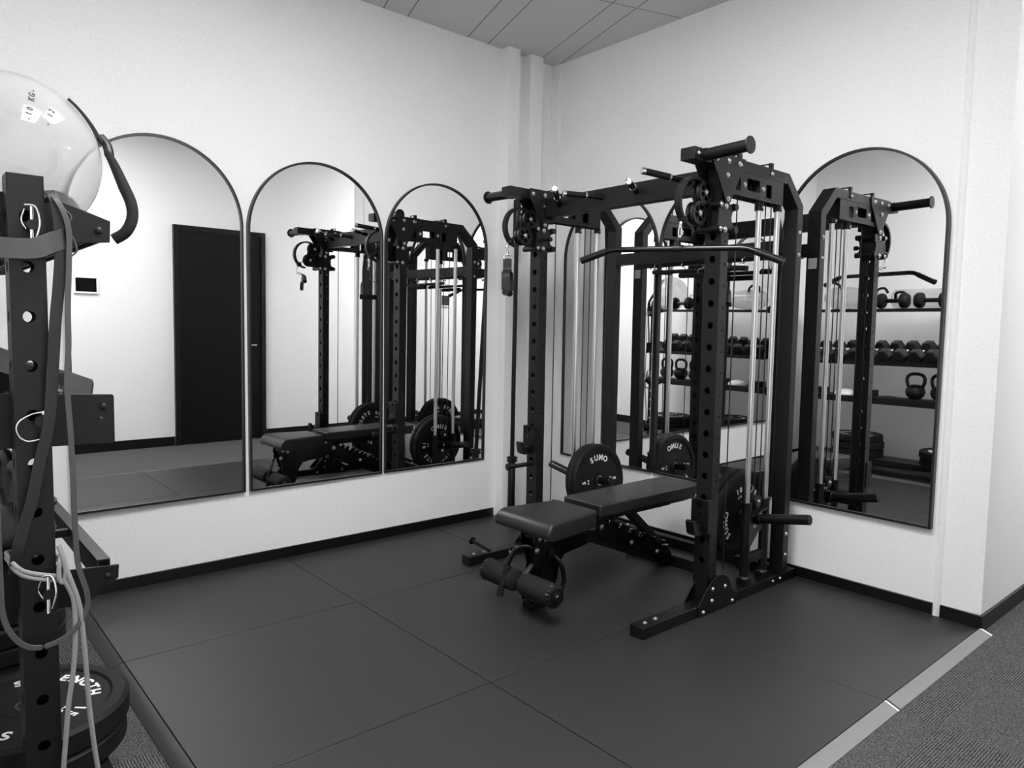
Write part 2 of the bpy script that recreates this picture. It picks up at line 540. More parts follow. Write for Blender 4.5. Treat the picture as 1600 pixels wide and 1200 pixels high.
# black door in the far wall
bm = NB(); box(bm, 4.075, 4.1, -1.30, -0.45, FL+0.004, 2.19)
d = struct('door_1', bm, m_door, 0.002, 'black flush door')
bm = NB()
for a_, b_, c_, e_ in ((-1.355, -1.305, FL, 2.245), (-0.445, -0.40, FL, 2.245), (-1.305, -0.445, 2.195, 2.245)):
    box(bm, 4.055, 4.1, a_, b_, c_, e_)
finish('door_frame', bm, m_steel2, d, 0.002)
bm = NB(); cyl(bm, (4.075, -0.52, 1.02), (4.03, -0.52, 1.02), 0.011); cyl(bm, (4.035, -0.52, 1.02), (4.035, -0.64, 1.02), 0.009)
finish('door_handle', bm, m_bolt, d)

# ceiling lights (flush troffers)
def ceiling_light(x, y, lx, ly, label):
    t = empty('ceiling_light', (x, y, H), label, 'light', 'flush ceiling lights')
    bm = NB()
    for a_ in ((-lx/2, lx/2, -ly/2, -ly/2+0.02), (-lx/2, lx/2, ly/2-0.02, ly/2), (-lx/2, -lx/2+0.02, -ly/2+0.02, ly/2-0.02), (lx/2-0.02, lx/2, -ly/2+0.02, ly/2-0.02)):
        box(bm, x+a_[0], x+a_[1], y+a_[2], y+a_[3], H-0.014, H)
    finish('frame', bm, m_white, t)
    bm = NB(); box(bm, x-lx/2+0.02, x+lx/2-0.02, y-ly/2+0.02, y+ly/2-0.02, H-0.009, H-0.002)
    finish('diffuser', bm, m_light, t)
ceiling_light(2.15, -2.15, 0.9, 0.6, 'flush ceiling light over the front of the rubber mats')
ceiling_light(2.80, -2.78, 1.0, 0.6, 'flush ceiling light over the carpet in front of the black door')
ceiling_light(3.35, 2.0, 0.6, 1.1, 'flush ceiling light in the passage')

# ------------------------------------------------------------------ rubber mats and ramps
xs = [0.0, 0.843, 1.842, 2.822]; ys = [-3.004, -2.01, -1.005, 0.0]
names = {(0, 2): 'rubber floor mat in the corner under the leaning barbell', (1, 2): 'rubber floor mat beneath the rear of the rack',
         (2, 2): 'rubber floor mat by the right wall, at the outer corner', (0, 1): 'rubber floor mat along the left wall below the middle mirror',
         (1, 1): 'rubber floor mat under the bench seat and rollers', (2, 1): 'rubber floor mat right of the right rack foot, beside the pale ramp joint',
         (0, 0): 'rubber floor mat by the left wall, next to the storage rack', (1, 0): 'rubber floor mat in the front row between the storage rack and ramp side',
         (2, 0): 'rubber floor mat nearest the camera, in the front ramp corner'}
for i in range(3):
    for j in range(3):
        bm = NB(); g = 0.0019
        x0 = xs[i]+(0.013 if i == 0 else g); y1 = ys[j+1]-(0.013 if j == 2 else g)
        box(bm, x0, xs[i+1]-g, ys[j]+g, y1, FL, random.uniform(-0.0008, 0.0))
        tag(finish('rubber_mat', bm, m_matrub, None, 0.0016), names[(i, j)], 'floor mat', 'rubber floor mats')
segs = [(-1.0, -0.004, 'ramp edging strip against the outer wall corner'), (-2.004, -1.004, 'middle ramp edging strip on the carpet side'), (-3.004, -2.008, 'ramp edging strip on the carpet side nearest the camera')]
for y0, y1, lb in segs:
    t = empty('ramp_edging', (2.84, (y0+y1)/2, FL), 'grey '+lb, 'ramp', 'grey ramp edging strips')
    bm = NB(); prism(bm, [(2.8235, FL), (2.8235, 0.0), (2.829, 0.0), (2.872, FL+0.003), (2.872, FL)], 'y', y0+0.012, y1)
    finish('ramp_strip', bm, m_ramp, t, 0.0008)
    bm = NB(); prism(bm, [(2.8235, FL), (2.8235, 0.0008), (2.829, 0.0008), (2.8725, FL+0.004), (2.8725, FL)], 'y', y1-0.012 if y1 > -0.5 else y1-0.008, y1+0.0005)
    finish('end_cap', bm, m_white, t, 0.0005)
for x0, x1, lb in ((0.014, 0.843, 'ramp edging strip at the front, running to the left wall'), (0.846, 1.84, 'middle front ramp edging strip below the storage rack'), (1.843, 2.82, 'front ramp edging strip nearest the camera')):
    bm = NB(); prism(bm, [(-3.0055, FL), (-3.0055, 0.0), (-3.011, 0.0), (-3.054, FL+0.003), (-3.054, FL)], 'x', x0, x1)
    tag(finish('ramp_edging', bm, m_ramp_dark, None, 0.0008), 'dark '+lb, 'ramp', 'dark ramp edging strips at the front')

# ------------------------------------------------------------------ arched mirrors (hung a touch out of true)
def mirror(side, a0, a1, label, z0=0.402, z1=2.192):
    if side == 'L':
        def P(s_, z, o_): return Vector((0.02-0.00885*(s_+2.2)+0.00614*(z-1.3)+o_, s_, z))
        def W(s_, z): return Vector((0.0, s_, z))
    else:
        def P(s_, z, o_): return Vector((s_, -0.02-0.0062*(s_-2.2)-0.00292*(z-1.3)-o_, z))
        def W(s_, z): return Vector((s_, 0.0, z))
    c = (a0+a1)/2; r = (a1-a0)/2
    def outline(k):
        rr = r-k
        pts = [(a0+k, z0+k)]+[(a1-k, z0+k)]
        return pts + arc(c, z1-r, rr, 0, 180, 40)
    t = empty('arched_mirror', (0.0 if side == 'L' else c, c if side == 'L' else 0.0, z0), label, 'mirror', 'arched wall mirrors')
    A, B = outline(0), outline(0.011)
    n = len(A)
    bm = NB()
    va = [bm.verts.new(W(*p)) for p in A]; vb = [bm.verts.new(P(*p, 0.010)) for p in A]
    vc = [bm.verts.new(P(*p, 0.010)) for p in B]; vd = [bm.verts.new(P(*p, -0.001)) for p in B]
    for i in range(n):
        j = (i+1) % n
        for q0, q1 in ((va, vb), (vb, vc), (vc, vd), (vd, va)):
            bm.faces.new((q0[i], q0[j], q1[j], q1[i]))
    finish('frame', bm, m_frame, t, 0.0, 40)
    bm = NB()
    bm.faces.new([bm.verts.new(P(*p, 0.0)) for p in B])
    if side == 'R': bm.faces.ensure_lookup_table()
    g_ = finish('mirror_glass', bm, m_mirror, t, 0, 0)
    return t
mirror('L', -3.025, -2.225, 'arched mirror on the left wall nearest the storage rack, showing the black door')
mirror('L', -2.200, -1.390, 'middle arched mirror on the left wall, showing the bench')
mirror('L', -1.372, -0.592, 'arched mirror on the left wall nearest the corner, showing the rack side')
mirror('R', 0.160, 0.978, 'arched mirror in the corner, behind the left half of the rack')
mirror('R', 0.992, 1.795, 'arched mirror behind the right half of the rack, showing kettlebells')
mirror('R', 1.803, 2.607, 'arched mirror right of the rack, showing the stocked shelves')

# small white framed panel on the far wall (seen in the mirror)
t = empty('wall_display', (4.1, -2.137, 1.52), 'small dark screen in a white frame on the wall beside the black door', 'display')
bm = NB()
for a_ in ((-2.24, -2.035, 1.515, 1.530), (-2.24, -2.035, 1.660, 1.675), (-2.24, -2.226, 1.53, 1.66), (-2.049, -2.035, 1.53, 1.66)):
    box(bm, 4.078, 4.1, *a_)
finish('frame', bm, m_white, t)
bm = NB(); box(bm, 4.085, 4.1, -2.226, -2.049, 1.53, 1.66); finish('screen', bm, m_screen, t)

# small white socket box low between rack and corner
t = empty('wall_switch', (0.0, -0.10, 1.40), 'small white switch plate between the boxed stud and the corner', 'switch')
bm = NB(); box(bm, 0.0, 0.008, -0.135, -0.055, 1.36, 1.46); finish('plate', bm, m_wall, t, 0.002)
bm = NB(); box(bm, 0.008, 0.012, -0.110, -0.080, 1.39, 1.43); finish('rocker', bm, m_wall, t, 0.001)
#@@RACK@@
# ================================================================== CABLE RACK
XC = 1.3325
def SX(s, a_, b_):
    p, q = XC+s*a_, XC+s*b_
    return (min(p, q), max(p, q))

rack = empty('cable_rack', (XC, -0.6, 0.0), 'black steel cable rack with twin pulleys, chrome guide rods and pull-up grips', 'power rack')
def rp_(name, bm, m, bevel=0.0015, parent=None, smooth=35):
    return finish(name, bm, m, rack, bevel, smooth)
def sub(name, bm, m, part, bevel=0.0, smooth=35):
    o = finish(name, bm, m, None, bevel, smooth)
    for q in [o]+list(EXTRA): q.parent = part      # parts sit at the thing's own inverse offset
    for q in [o]+list(EXTRA): q.matrix_parent_inverse = Matrix()
    return o

HOLES_Z = [1.323+0.0985*k for k in range(-12, 7)]
for s in (-1, 1):
    # feet
    a_, b_ = SX(s, 0.561, 0.633)
    bm = NB(); box(bm, a_, b_, -1.29, -0.03, 0.0, 0.05); foot = rp_('foot', bm, m_steel, 0.002)
    xm = (a_+b_)/2
    bm = NB()
    for y in (-1.235, -1.165): bolt(bm, (xm, y, 0.05), (0, 0, 1))
    xo = XC+s*0.633
    for y in (-0.255, -0.185): bolt(bm, (xo, y, 0.028), (s, 0, 0), 0.007)
    sub('foot_bolt', bm, m_bolt, foot)
    # gusset plates by the upright
    poly = [(-0.905, 0.0), (-0.60, 0.0), (-0.60, 0.05)] + arc(-0.745, 0.062, 0.105, 8, 130, 10) + [(-0.862, 0.10), (-0.905, 0.05)]
    for d0, d1 in ((0.6335, 0.6395), (0.5545, 0.5605)):
        a2, b2 = SX(s, d0, d1)
        bm = NB(); prism(bm, poly, 'x', a2, b2); g_ = rp_('foot_gusset', bm, m_steel, 0.0015)
        bm = NB(); sd = s if d0 > 0.6 else -s
        xf = XC+s*(d1 if d0 > 0.6 else d0)
        for y, z in ((-0.87, 0.018), (-0.805, 0.058), (-0.80, 0.112), (-0.70, 0.105), (-0.635, 0.02)):
            bolt(bm, (xf, y, z), (sd, 0, 0), 0.0085)
        sub('gusset_bolt', bm, m_bolt, g_)
    # front upright
    x0, x1_ = SX(s, 0.548, 0.630)
    bm = NB()
    fh = [(0.041, z, 0.0160) for z in HOLES_Z if 0.16 < z < 1.72]
    sh = [(0.036, z-0.02, 0.0055) for z in HOLES_Z if 0.16 < z < 1.72]
    holed_tube(bm, x0, x1_, -0.825, -0.768, 0.05, 2.018, fh, sh, 0.0985)
    rp_('front_upright', bm, m_steel2, 0.0)
    # top beam + bent rear upright
    a_, b_ = SX(s, 0.560, 0.633)
    bm = NB(); prism(bm, [(-1.045, 2.02), (-1.045, 2.072), (-0.262, 2.072), (-0.275, 2.02)], 'x', a_, b_); tb = rp_('top_beam', bm, m_steel2, 0.002)
    bm = NB(); prism(bm, [(-0.275, 2.02), (-0.262, 2.072), (-0.115, 1.935), (-0.167, 1.912)], 'x', a_, b_)
    prism(bm, [(-0.167, 1.9115), (-0.115, 1.9345), (-0.115, 0.05), (-0.167, 0.05)], 'x', a_, b_)
    ru = rp_('rear_upright', bm, m_steel2, 0.002)
    bm = NB()
    for z in (1.80, 1.69, 0.255, 0.145): bolt(bm, (XC+s*0.633, -0.142, z), (s, 0, 0), 0.0085)
    sub('upright_bolt', bm, m_bolt, ru)
    bm = NB(); cyl(bm, (xm, -0.1668, 1.80), (xm, -0.1675, 1.80), 0.008); sub('plug_hole', bm, m_base, ru)
    # stickers at the back of the rear uprights
    bm = NB(); box(bm, a_+0.012, b_-0.014, -0.115, -0.1145, 1.635, 1.69); sub('sticker', bm, m_label, ru, 0, 0)
    # small wire loops on the beam
    for y in (-0.43, -0.70):
        bm = NB()
        tube(bm, [(a_+0.012, y, 2.07), (a_+0.012, y, 2.094), (b_-0.012, y, 2.094), (b_-0.012, y, 2.07)], 0.004, 8)
        box(bm, b_-0.012 if s > 0 else a_-0.003, b_+0.003 if s > 0 else a_+0.012, y-0.011, y+0.011, 2.035, 2.096)
        sub('loop_bracket', bm, m_steel, tb)
        bm = NB(); bolt(bm, (XC+s*0.636, y, 2.045), (s, 0, 0), 0.008); sub('loop_bolt', bm, m_bolt, tb)
    # Y shaped gusset at the top
    yp = [(-0.915, 2.074), (-0.915, 2.025), (-0.897, 2.000), (-0.825, 1.895), (-0.815, 1.872), (-0.795, 1.862), (-0.775, 1.872), (-0.765, 1.895), (-0.700, 1.995), (-0.675, 2.018), (-0.665, 2.074)]
    for d0, d1 in ((0.6335, 0.6395), (0.5420, 0.5475)):
        a2, b2 = SX(s, d0, d1)
        bm = NB(); prism(bm, yp, 'x', a2, b2); g_ = rp_('top_gusset', bm, m_steel2, 0.001)
        bm = NB(); sd = s if d0 > 0.6 else -s
        xf = XC+s*(d1 if d0 > 0.6 else d0)
        for y, z in ((-0.89, 2.045), (-0.80, 2.047), (-0.715, 2.047), (-0.805, 1.985), (-0.796, 1.884)):
            bolt(bm, (xf, y, z), (sd, 0, 0), 0.0095)
        sub('gusset_bolt', bm, m_bolt, g_)
    # pulley housing under the top beam
    for d0, d1 in ((0.6255, 0.6315), (0.5625, 0.5685)):
        a2, b2 = SX(s, d0, d1)
        bm = NB()
        zt, zb = 2.0205, 1.912
        for y0, y1, c0, c1 in ((-0.758, -0.735, None, None), (-0.735, -0.690, 1.935, 1.995), (-0.690, -0.632, None, None), (-0.632, -0.525, 1.945, 1.998), (-0.525, -0.470, None, None), (-0.470, -0.420, 1.932, 1.992), (-0.420, -0.315, None, None)):
            if c0 is None: box(bm, a2, b2, y0, y1, zb, zt)
            else:
                box(bm, a2, b2, y0, y1, zb, c0); box(bm, a2, b2, y0, y1, c1, zt)
        if d0 > 0.6:
            a3, b3 = SX(s, 0.5685, 0.6255)
            box(bm, a3, b3, -0.325, -0.315, zb, zt)
        h_ = rp_('pulley_housing', bm, m_steel2, 0.0)
        if d0 > 0.6:
            bm = NB()
            for y in (-0.655, -0.497): bolt(bm, (XC+s*0.6315, y, 1.966), (s, 0, 0), 0.009)
            sub('housing_bolt', bm, m_bolt, h_)
    xr = XC+s*0.5975
    for y in (-0.655, -0.497):
        bm = NB(); lathe(bm, (xr-0.012, y, 1.966), (1, 0, 0), [(0, 0.004), (0, 0.040), (0.004, 0.041), (0.009, 0.034), (0.015, 0.034), (0.020, 0.041), (0.024, 0.040), (0.024, 0.004)])
        rp_('inner_pulley', bm, m_plast, 0)
    # storage horn on the beam end
    bm = NB(); x_ = XC+s*0.633
    cyl(bm, (x_, -0.968, 2.046), (x_+s*0.21, -0.968, 2.051), 0.0255, n=28)
    hn = rp_('storage_horn', bm, m_gloss if s < 0 else m_steel, 0)
    bm = NB(); cyl(bm, (x_, -0.968, 2.046), (x_+s*0.006, -0.968, 2.046), 0.029, n=28); sub('horn_collar', bm, m_steel2, hn)
    bm = NB(); lathe(bm, (x_+s*0.208, -0.968, 2.051), (s, 0, 0), [(0, 0.0), (0, 0.034), (0.003, 0.036), (0.007, 0.035), (0.007, 0.0)], 30); sub('horn_end_disc', bm, m_steel2, hn)
    bm = NB(); bolt(bm, (XC+s*0.633, -1.015, 2.047), (s, 0, 0), 0.0085)
    sub('beam_bolt', bm, m_bolt, tb)
    # guide rods, collars, stops
    for y, zt in ((-0.470, 1.885), (-0.302, 1.900)):
        bm = NB(); cyl(bm, (xr, y, 0.09), (xr, y, zt), 0.0135, n=24); gr = rp_('guide_rod', bm, m_rod, 0)
        bm = NB(); cyl(bm, (xr, y, zt-0.012), (xr, y, 1.914), 0.0205, n=24); sub('rod_collar', bm, m_steel, gr)
        bm = NB(); bolt(bm, (xr+0.020, y, zt+0.002), (1, 0, 0), 0.005); sub('set_screw', bm, m_bolt, gr)
        bm = NB(); prism(bm, roundrect(xr-0.026, xr+0.026, y-0.028, y+0.028, 0.006, 3), 'z', 0.05, 0.082); sub('rubber_stop', bm, m_plast, gr)
        bm = NB(); cyl(bm, (xr, y, 0.081), (xr, y, 0.092), 0.021, n=20); sub('stop_ring', bm, m_bolt, gr)
    # carriage
    car = None
    for y in (-0.470, -0.302):
        bm = NB(); lathe(bm, (xr, y, 0.093), (0, 0, 1), [(0, 0.0145), (0, 0.0235), (0.36, 0.0235), (0.36, 0.027), (0.368, 0.027), (0.368, 0.0145)], 24)
        if car is None: car = rp_('carriage', bm, m_steel, 0)
        else: sub('carriage_sleeve', bm, m_steel, car)
    bm = NB()
    prism(bm, [(-0.447, 0.40), (-0.325, 0.43), (-0.325, 0.30), (-0.36, 0.30), (-0.447, 0.215)], 'x', xr-0.006, xr+0.006)
    box(bm, xr-0.012, xr+0.012, -0.448, -0.324, 0.155, 0.20)
    prism(bm, [(-0.455, 0.388), (-0.32, 0.415), (-0.32, 0.423), (-0.455, 0.396)], 'x', xr-0.03, xr+0.03)
    sub('carriage_web', bm, m_steel, car, 0.001)
    bm = NB(); lathe(bm, (xr-0.014, -0.386, 0.458), (1, 0, 0), [(0, 0.0), (0, 0.031), (0.004, 0.032), (0.010, 0.026), (0.018, 0.026), (0.024, 0.032), (0.028, 0.031), (0.028, 0.0)]); sub('carriage_pulley', bm, m_steel2, car)
    bm = NB()
    bolt(bm, (xr+s*0.014, -0.386, 0.458), (s, 0, 0), 0.008)
    bolt(bm, (xr+s*0.006, -0.402, 0.335), (s, 0, 0), 0.009)
    sub('carriage_bolt', bm, m_bolt, car)
    # loading horns: outer and inner
    p0 = Vector((xr+s*0.004, -0.386, 0.368)); p1 = Vector((xr+s*0.283, -0.386, 0.420))
    bm = NB(); d_ = (p1-p0).normalized()
    lathe(bm, p0, d_, [(0, 0.030), (0.03, 0.030), (0.034, 0.0245), ((p1-p0).length-0.003, 0.0245), ((p1-p0).length, 0.021), ((p1-p0).length, 0.0)], 26)
    sub('loading_horn', bm, m_gloss if s < 0 else m_steel, car)
    p0 = Vector((xr-s*0.004, -0.386, 0.368)); p1 = Vector((xr-s*0.245, -0.386, 0.389))
    bm = NB(); d_ = (p1-p0).normalized()
    lathe(bm, p0, d_, [(0, 0.030), (0.025, 0.030), (0.027, 0.024), ((p1-p0).length-0.003, 0.024), ((p1-p0).length, 0.021), ((p1-p0).length, 0.0)], 26)
    sub('loading_horn', bm, m_steel, car)
    # sliding pulley trolley on the front upright
    a_, b_ = SX(s, 0.541, 0.637)
    xu = (x0+x1_)/2
    bm = NB()
    for q0, q1 in ((a_, a_+0.006), (b_-0.006, b_)):
        prism(bm, [(-0.870, 1.850), (-0.858, 1.868), (-0.840, 1.858), (-0.765, 1.858), (-0.745, 1.870), (-0.722, 1.864), (-0.722, 1.842), (-0.752, 1.830), (-0.760, 1.805), (-0.752, 1.775), (-0.722, 1.762), (-0.722, 1.742), (-0.745, 1.736), (-0.765, 1.750), (-0.835, 1.750), (-0.852, 1.735), (-0.872, 1.748), (-0.860, 1.775), (-0.860, 1.830)], 'x', q0, q1)
    box(bm, a_+0.006, b_-0.006, -0.846, -0.840, 1.76, 1.85)
    tr_ = rp_('trolley', bm, m_steel, 0.001)
    for y, z in ((-0.857, 1.853), (-0.857, 1.748), (-0.735, 1.853), (-0.735, 1.751)):
        bm = NB(); cyl(bm, (a_-0.010, y, z), (b_+0.010, y, z), 0.0155, n=18); sub('trolley_roller', bm, m_plast, tr_)
    bm = NB()
    for y, z in ((-0.805, 1.850), (-0.808, 1.748)):
        bolt(bm, (XC+s*0.637, y, z), (s, 0, 0), 0.0105); bolt(bm, (XC+s*0.541, y, z), (-s, 0, 0), 0.0105)
    for z in (1.853, 1.748): bolt(bm, (a_-0.010, -0.857, z), (-1, 0, 0), 0.008); bolt(bm, (b_+0.010, -0.857, z), (1, 0, 0), 0.008)
    sub('trolley_bolt', bm, m_bolt, tr_)
    bm = NB(); cyl(bm, (XC-s*0.0+s*0.541, -0.79, 1.80), (XC+s*0.505, -0.79, 1.80), 0.007, n=14); cyl(bm, (XC+s*0.518, -0.79, 1.80), (XC+s*0.497, -0.79, 1.80), 0.013, n=18); sub('pull_pin_knob', bm, m_plast, tr_)
    # swing arm with two pulleys and a guard hoop
    xa = XC+s*0.5725; DY = 0.022
    bm = NB()
    prism(bm, [(-0.820, 1.850), (-0.820, 1.757), (-0.863, 1.755), (-0.923, 1.757), (-0.963, 1.775), (-0.978, 1.810), (-0.963, 1.842), (-0.940, 1.905), (-0.923, 1.935), (-0.896, 1.946), (-0.863, 1.936), (-0.850, 1.905), (-0.873, 1.880), (-0.883, 1.855), (-0.858, 1.845)], 'x', xa-0.004, xa+0.004)
    box(bm, xa-0.020, xa+0.020, -0.870, -0.847, 1.757, 1.848)
    arm = rp_('swing_arm', bm, m_steel, 0)
    bm = NB()
    ou = arc(-0.963, 1.852, 0.112, 62, 262, 28); inn = arc(-0.959, 1.852, 0.100, 262, 62, 28)
    n_ = len(ou)
    rings = []
    for q in (xa-0.015, xa+0.015):
        rings.append(([bm.verts.new((q, *p)) for p in ou], [bm.verts.new((q, *p)) for p in inn[::-1]]))
    (oa, ia), (ob, ib) = rings
    for i in range(n_-1):
        bm.faces.new((oa[i], oa[i+1], ia[i+1], ia[i])); bm.faces.new((ob[i], ib[i], ib[i+1], ob[i+1]))
        bm.faces.new((oa[i], ob[i], ob[i+1], oa[i+1])); bm.faces.new((ia[i], ia[i+1], ib[i+1], ib[i]))
    bm.faces.new((oa[0], ia[0], ib[0], ob[0])); bm.faces.new((oa[-1], ob[-1], ib[-1], ia[-1]))
    sub('guard_hoop', bm, m_steel2, arm)
    for y, z in ((-0.896, 1.904), (-0.935, 1.811)):
        for pc in (xa-0.0125, xa+0.0125):
          bm = NB()
          # rim and hub joined by five spokes
          for w0, w1, rr0, rr1 in ((pc-0.008, pc+0.008, 0.0515, 0.036),):
              o1, o2, i1, i2 = [], [], [], []
              for k in range(36):
                  t_ = 2*PI*k/36
                  cy, sz = math.cos(t_), math.sin(t_)
                  o1.append(bm.verts.new((w0, y+cy*rr0, z+sz*rr0))); o2.append(bm.verts.new((w1, y+cy*rr0, z+sz*rr0)))
                  i1.append(bm.verts.new((w0, y+cy*rr1, z+sz*rr1))); i2.append(bm.verts.new((w1, y+cy*rr1, z+sz*rr1)))
              mid = [bm.verts.new((pc, y+math.cos(2*PI*k/36)*(rr0-0.007), z+math.sin(2*PI*k/36)*(rr0-0.007))) for k in range(36)]
              for k in range(36):
                  j = (k+1) % 36
                  bm.faces.new((o1[k], o1[j], mid[j], mid[k])); bm.faces.new((mid[k], mid[j], o2[j], o2[k]))
                  bm.faces.new((i1[k], i2[k], i2[j], i1[j])); bm.faces.new((o1[k], i1[k], i1[j], o1[j])); bm.faces.new((o2[k], o2[j], i2[j], i2[k]))
          cyl(bm, (pc-0.009, y, z), (pc+0.009, y, z), 0.016, n=20)
          for k in range(5):
              t_ = 2*PI*k/5+0.5
              m_ = Matrix.Translation((0, y, z)) @ Matrix.Rotation(t_, 4, 'X')
              box(bm, pc-0.005, pc+0.005, 0.014, 0.038, -0.0065, 0.0065, m_)
          sub('pulley', bm, m_plast, arm)
    bm = NB()
    for y, z in ((-0.896, 1.904), (-0.935, 1.811)):
        bolt(bm, (xa+0.0215, y, z), (1, 0, 0), 0.0095); bolt(bm, (xa-0.0215, y, z), (-1, 0, 0), 0.0095)
    sub('pulley_bolt', bm, m_bolt, arm)
    # cables
    bm = NB()
    tube(bm, [(xr, -0.657, 0.16), (xr, -0.657, 1.93)], 0.003, 8)
    tube(bm, [(xr, -0.411, 0.47), (xr, -0.411, 1.93)], 0.003, 8)
    tube(bm, [(xr, -0.360, 0.47), (xr, -0.360, 1.93)], 0.003, 8)
    tube(bm, [(xa, -0.985, 1.815), (xa, -1.000, 1.796), (xa, -1.020, 1.778)], 0.003, 8)
    tube(bm, [(xr, -0.657, 0.10), (xr, -0.73, 0.16), (xr+0.004, -0.745, 0.45), (xr+0.004, -0.742, 1.74)], 0.0028, 8)
    rp_('cable', bm, m_cable, 0)
    bm = NB(); lathe(bm, (xa, -1.012, 1.782), (0, -0.75, -0.5), [(0, 0.0), (0.0, 0.010), (0.008, 0.018), (0.022, 0.020), (0.034, 0.016), (0.040, 0.006), (0.040, 0.0)], 20)
    st_ = rp_('cable_stop_ball', bm, m_plast, 0)
    bm = NB()
    e0 = Vector((xa, -1.046, 1.752))
    tube(bm, [e0+Vector((0, 0.004, 0.010)), e0, e0+Vector((0, 0, -0.012))], 0.008, 10)
    tube(bm, catmull([e0+Vector((0, 0.0, -0.008)), e0+Vector((0.006, 0, -0.020)), e0+Vector((0.006, 0, -0.048)), e0+Vector((0, 0, -0.058)), e0+Vector((-0.006, 0, -0.048)), e0+Vector((-0.006, 0, -0.020))], 5, True), 0.0028, 8, True)
    sub('carabiner', bm, m_chrome, st_)
    # band pegs and lock pins on the feet
    bm = NB(); xq = XC+s*0.561
    if s < 0:
        lathe(bm, (0.771, -1.150, 0.062), (-1.0, -0.16, 0.22), [(0, 0.0), (0, 0.010), (0.135, 0.010), (0.135, 0.021), (0.142, 0.022), (0.142, 0.0)], 18)
        pg = rp_('band_peg', bm, m_steel, 0)
        bm = NB(); tube(bm, catmull([(0.774, -1.02, 0.035), (0.782, -1.02, 0.045), (0.79, -1.015, 0.03), (0.782, -1.01, 0.018)], 4, True), 0.002, 6, True); cyl(bm, (0.771, -0.98, 0.03), (0.80, -0.97, 0.032), 0.003); sub('lock_pin', bm, m_chrome, pg)

# crossbeam joining the front uprights, with four grips
x0, x1_ = XC-0.547, XC+0.547
bm = NB(); box(bm, x0, x1_, -0.795, -0.748, 1.922, 2.030); beam = rp_('crossbeam', bm, m_steel2, 0.003)
bm = NB()
for s in (-1, 1):
    a_, b_ = SX(s, 0.535, 0.547); box(bm, a_, b_, -0.815, -0.74, 1.89, 2.035)
sub('end_flange', bm, m_steel, beam, 0.001)
for bx_, dx, dy, dz in ((0.433, -0.125, -0.20, 0.042), (-0.433, 0.160, -0.19, 0.040), (0.113, 0.105, -0.185, 0.008), (-0.113, -0.105, -0.185, 0.008)):
    p = Vector((XC+bx_, -0.795, 1.985)); q = p+Vector((dx, dy, dz)); dd = q-p; L_ = dd.length
    bm = NB(); lathe(bm, p, dd, [(0, 0.0), (0, 0.0145), (L_*0.42, 0.0125), (L_*0.42, 0.0)], 20); gp = rp_('pull_up_grip', bm, m_gloss, 0)
    bm = NB(); lathe(bm, p, dd, [(L_*0.40, 0.0), (L_*0.40, 0.0155), (L_*0.93, 0.0155), (L_*0.93, 0.0)], 20); sub('grip_sleeve', bm, m_plast, gp)
    bm = NB(); lathe(bm, p, dd, [(L_*0.39, 0.0), (L_*0.39, 0.017), (L_*0.43, 0.017), (L_*0.43, 0.0)], 20)
    lathe(bm, p, dd, [(L_*0.92, 0.0), (L_*0.92, 0.0165), (L_*0.99, 0.0165), (L_, 0.013), (L_, 0.0)], 20); sub('grip_cap', bm, m_chrome, gp)

# rear crossmembers
bm = NB(); box(bm, XC-0.559, XC+0.559, -0.165, -0.117, 1.700, 1.768); rc = rp_('rear_crossbar', bm, m_steel2, 0.003)
bm = NB()
for s in (-1, 1): bolt(bm, (XC+s*0.520, -0.150, 1.700), (0, 0, -1), 0.008)
sub('crossbar_bolt', bm, m_bolt, rc)
for x_ in (1.075, 1.27, 1.47, 1.66):
    bm = NB(); tube(bm, catmull([(x_, -0.140, 1.699), (x_, -0.158, 1.690), (x_, -0.163, 1.675), (x_, -0.150, 1.664), (x_, -0.138, 1.670)], 5), 0.0028, 8); sub('hook', bm, m_chrome, rc)
bm = NB(); box(bm, XC-0.560, XC+0.560, -0.110, -0.055, 0.002, 0.052); lb = rp_('lower_crossbar', bm, m_steel, 0.003)
bm = NB()
for x_, y in ((1.62, -0.085), (1.72, -0.085), (1.80, -0.085), (0.86, -0.085), (0.95, -0.085)): bolt(bm, (x_, y, 0.052), (0, 0, 1), 0.008)
sub('crossbar_bolt', bm, m_bolt, lb)
# floor pulleys inboard of the feet
for s in (-1, 1):
    xr = XC+s*0.5975
    bm = NB(); lathe(bm, (XC+s*0.548-0.01, -0.700, 0.10), (1, 0, 0), [(0, 0.0), (0, 0.040), (0.004, 0.042), (0.010, 0.035), (0.018, 0.042), (0.020, 0.0)]); rp_('floor_pulley', bm, m_plast, 0)

# J-cups: things hooked on the uprights
def jcup(x, z, label):
    t = empty('j_cup', (x, -0.83, z), label, 'bar holder', 'J-cups on the front uprights')
    bm = NB()
    box(bm, x-0.047, x-0.0415, -0.852, -0.79, z-0.02, z+0.135); box(bm, x+0.0415, x+0.047, -0.852, -0.79, z-0.02, z+0.135)
    box(bm, x-0.0415, x+0.0415, -0.852, -0.8265, z-0.02, z+0.135)
    finish('bracket', bm, m_steel, t, 0.001)
    bm = NB(); prism(bm, [(-0.852, z-0.025), (-0.852, z+0.02), (-0.895, z+0.012), (-0.915, z+0.050), (-0.930, z+0.044), (-0.918, z-0.012), (-0.900, z-0.025)], 'x', x-0.022, x+0.022)
    finish('cup_arm', bm, m_plast, t, 0.002)
    bm = NB(); cyl(bm, (x, -0.853, z+0.118), (x, -0.862, z+0.118), 0.013, n=18); bolt(bm, (x, -0.852, z+0.075), (0, -1, 0), 0.006); finish('cup_pin', bm, m_gloss, t)
jcup(XC+0.589, 0.395, 'black J-cup low on the right front upright beside the backrest')
jcup(XC-0.589, 0.600, 'black J-cup on the left front upright above the safety peg')
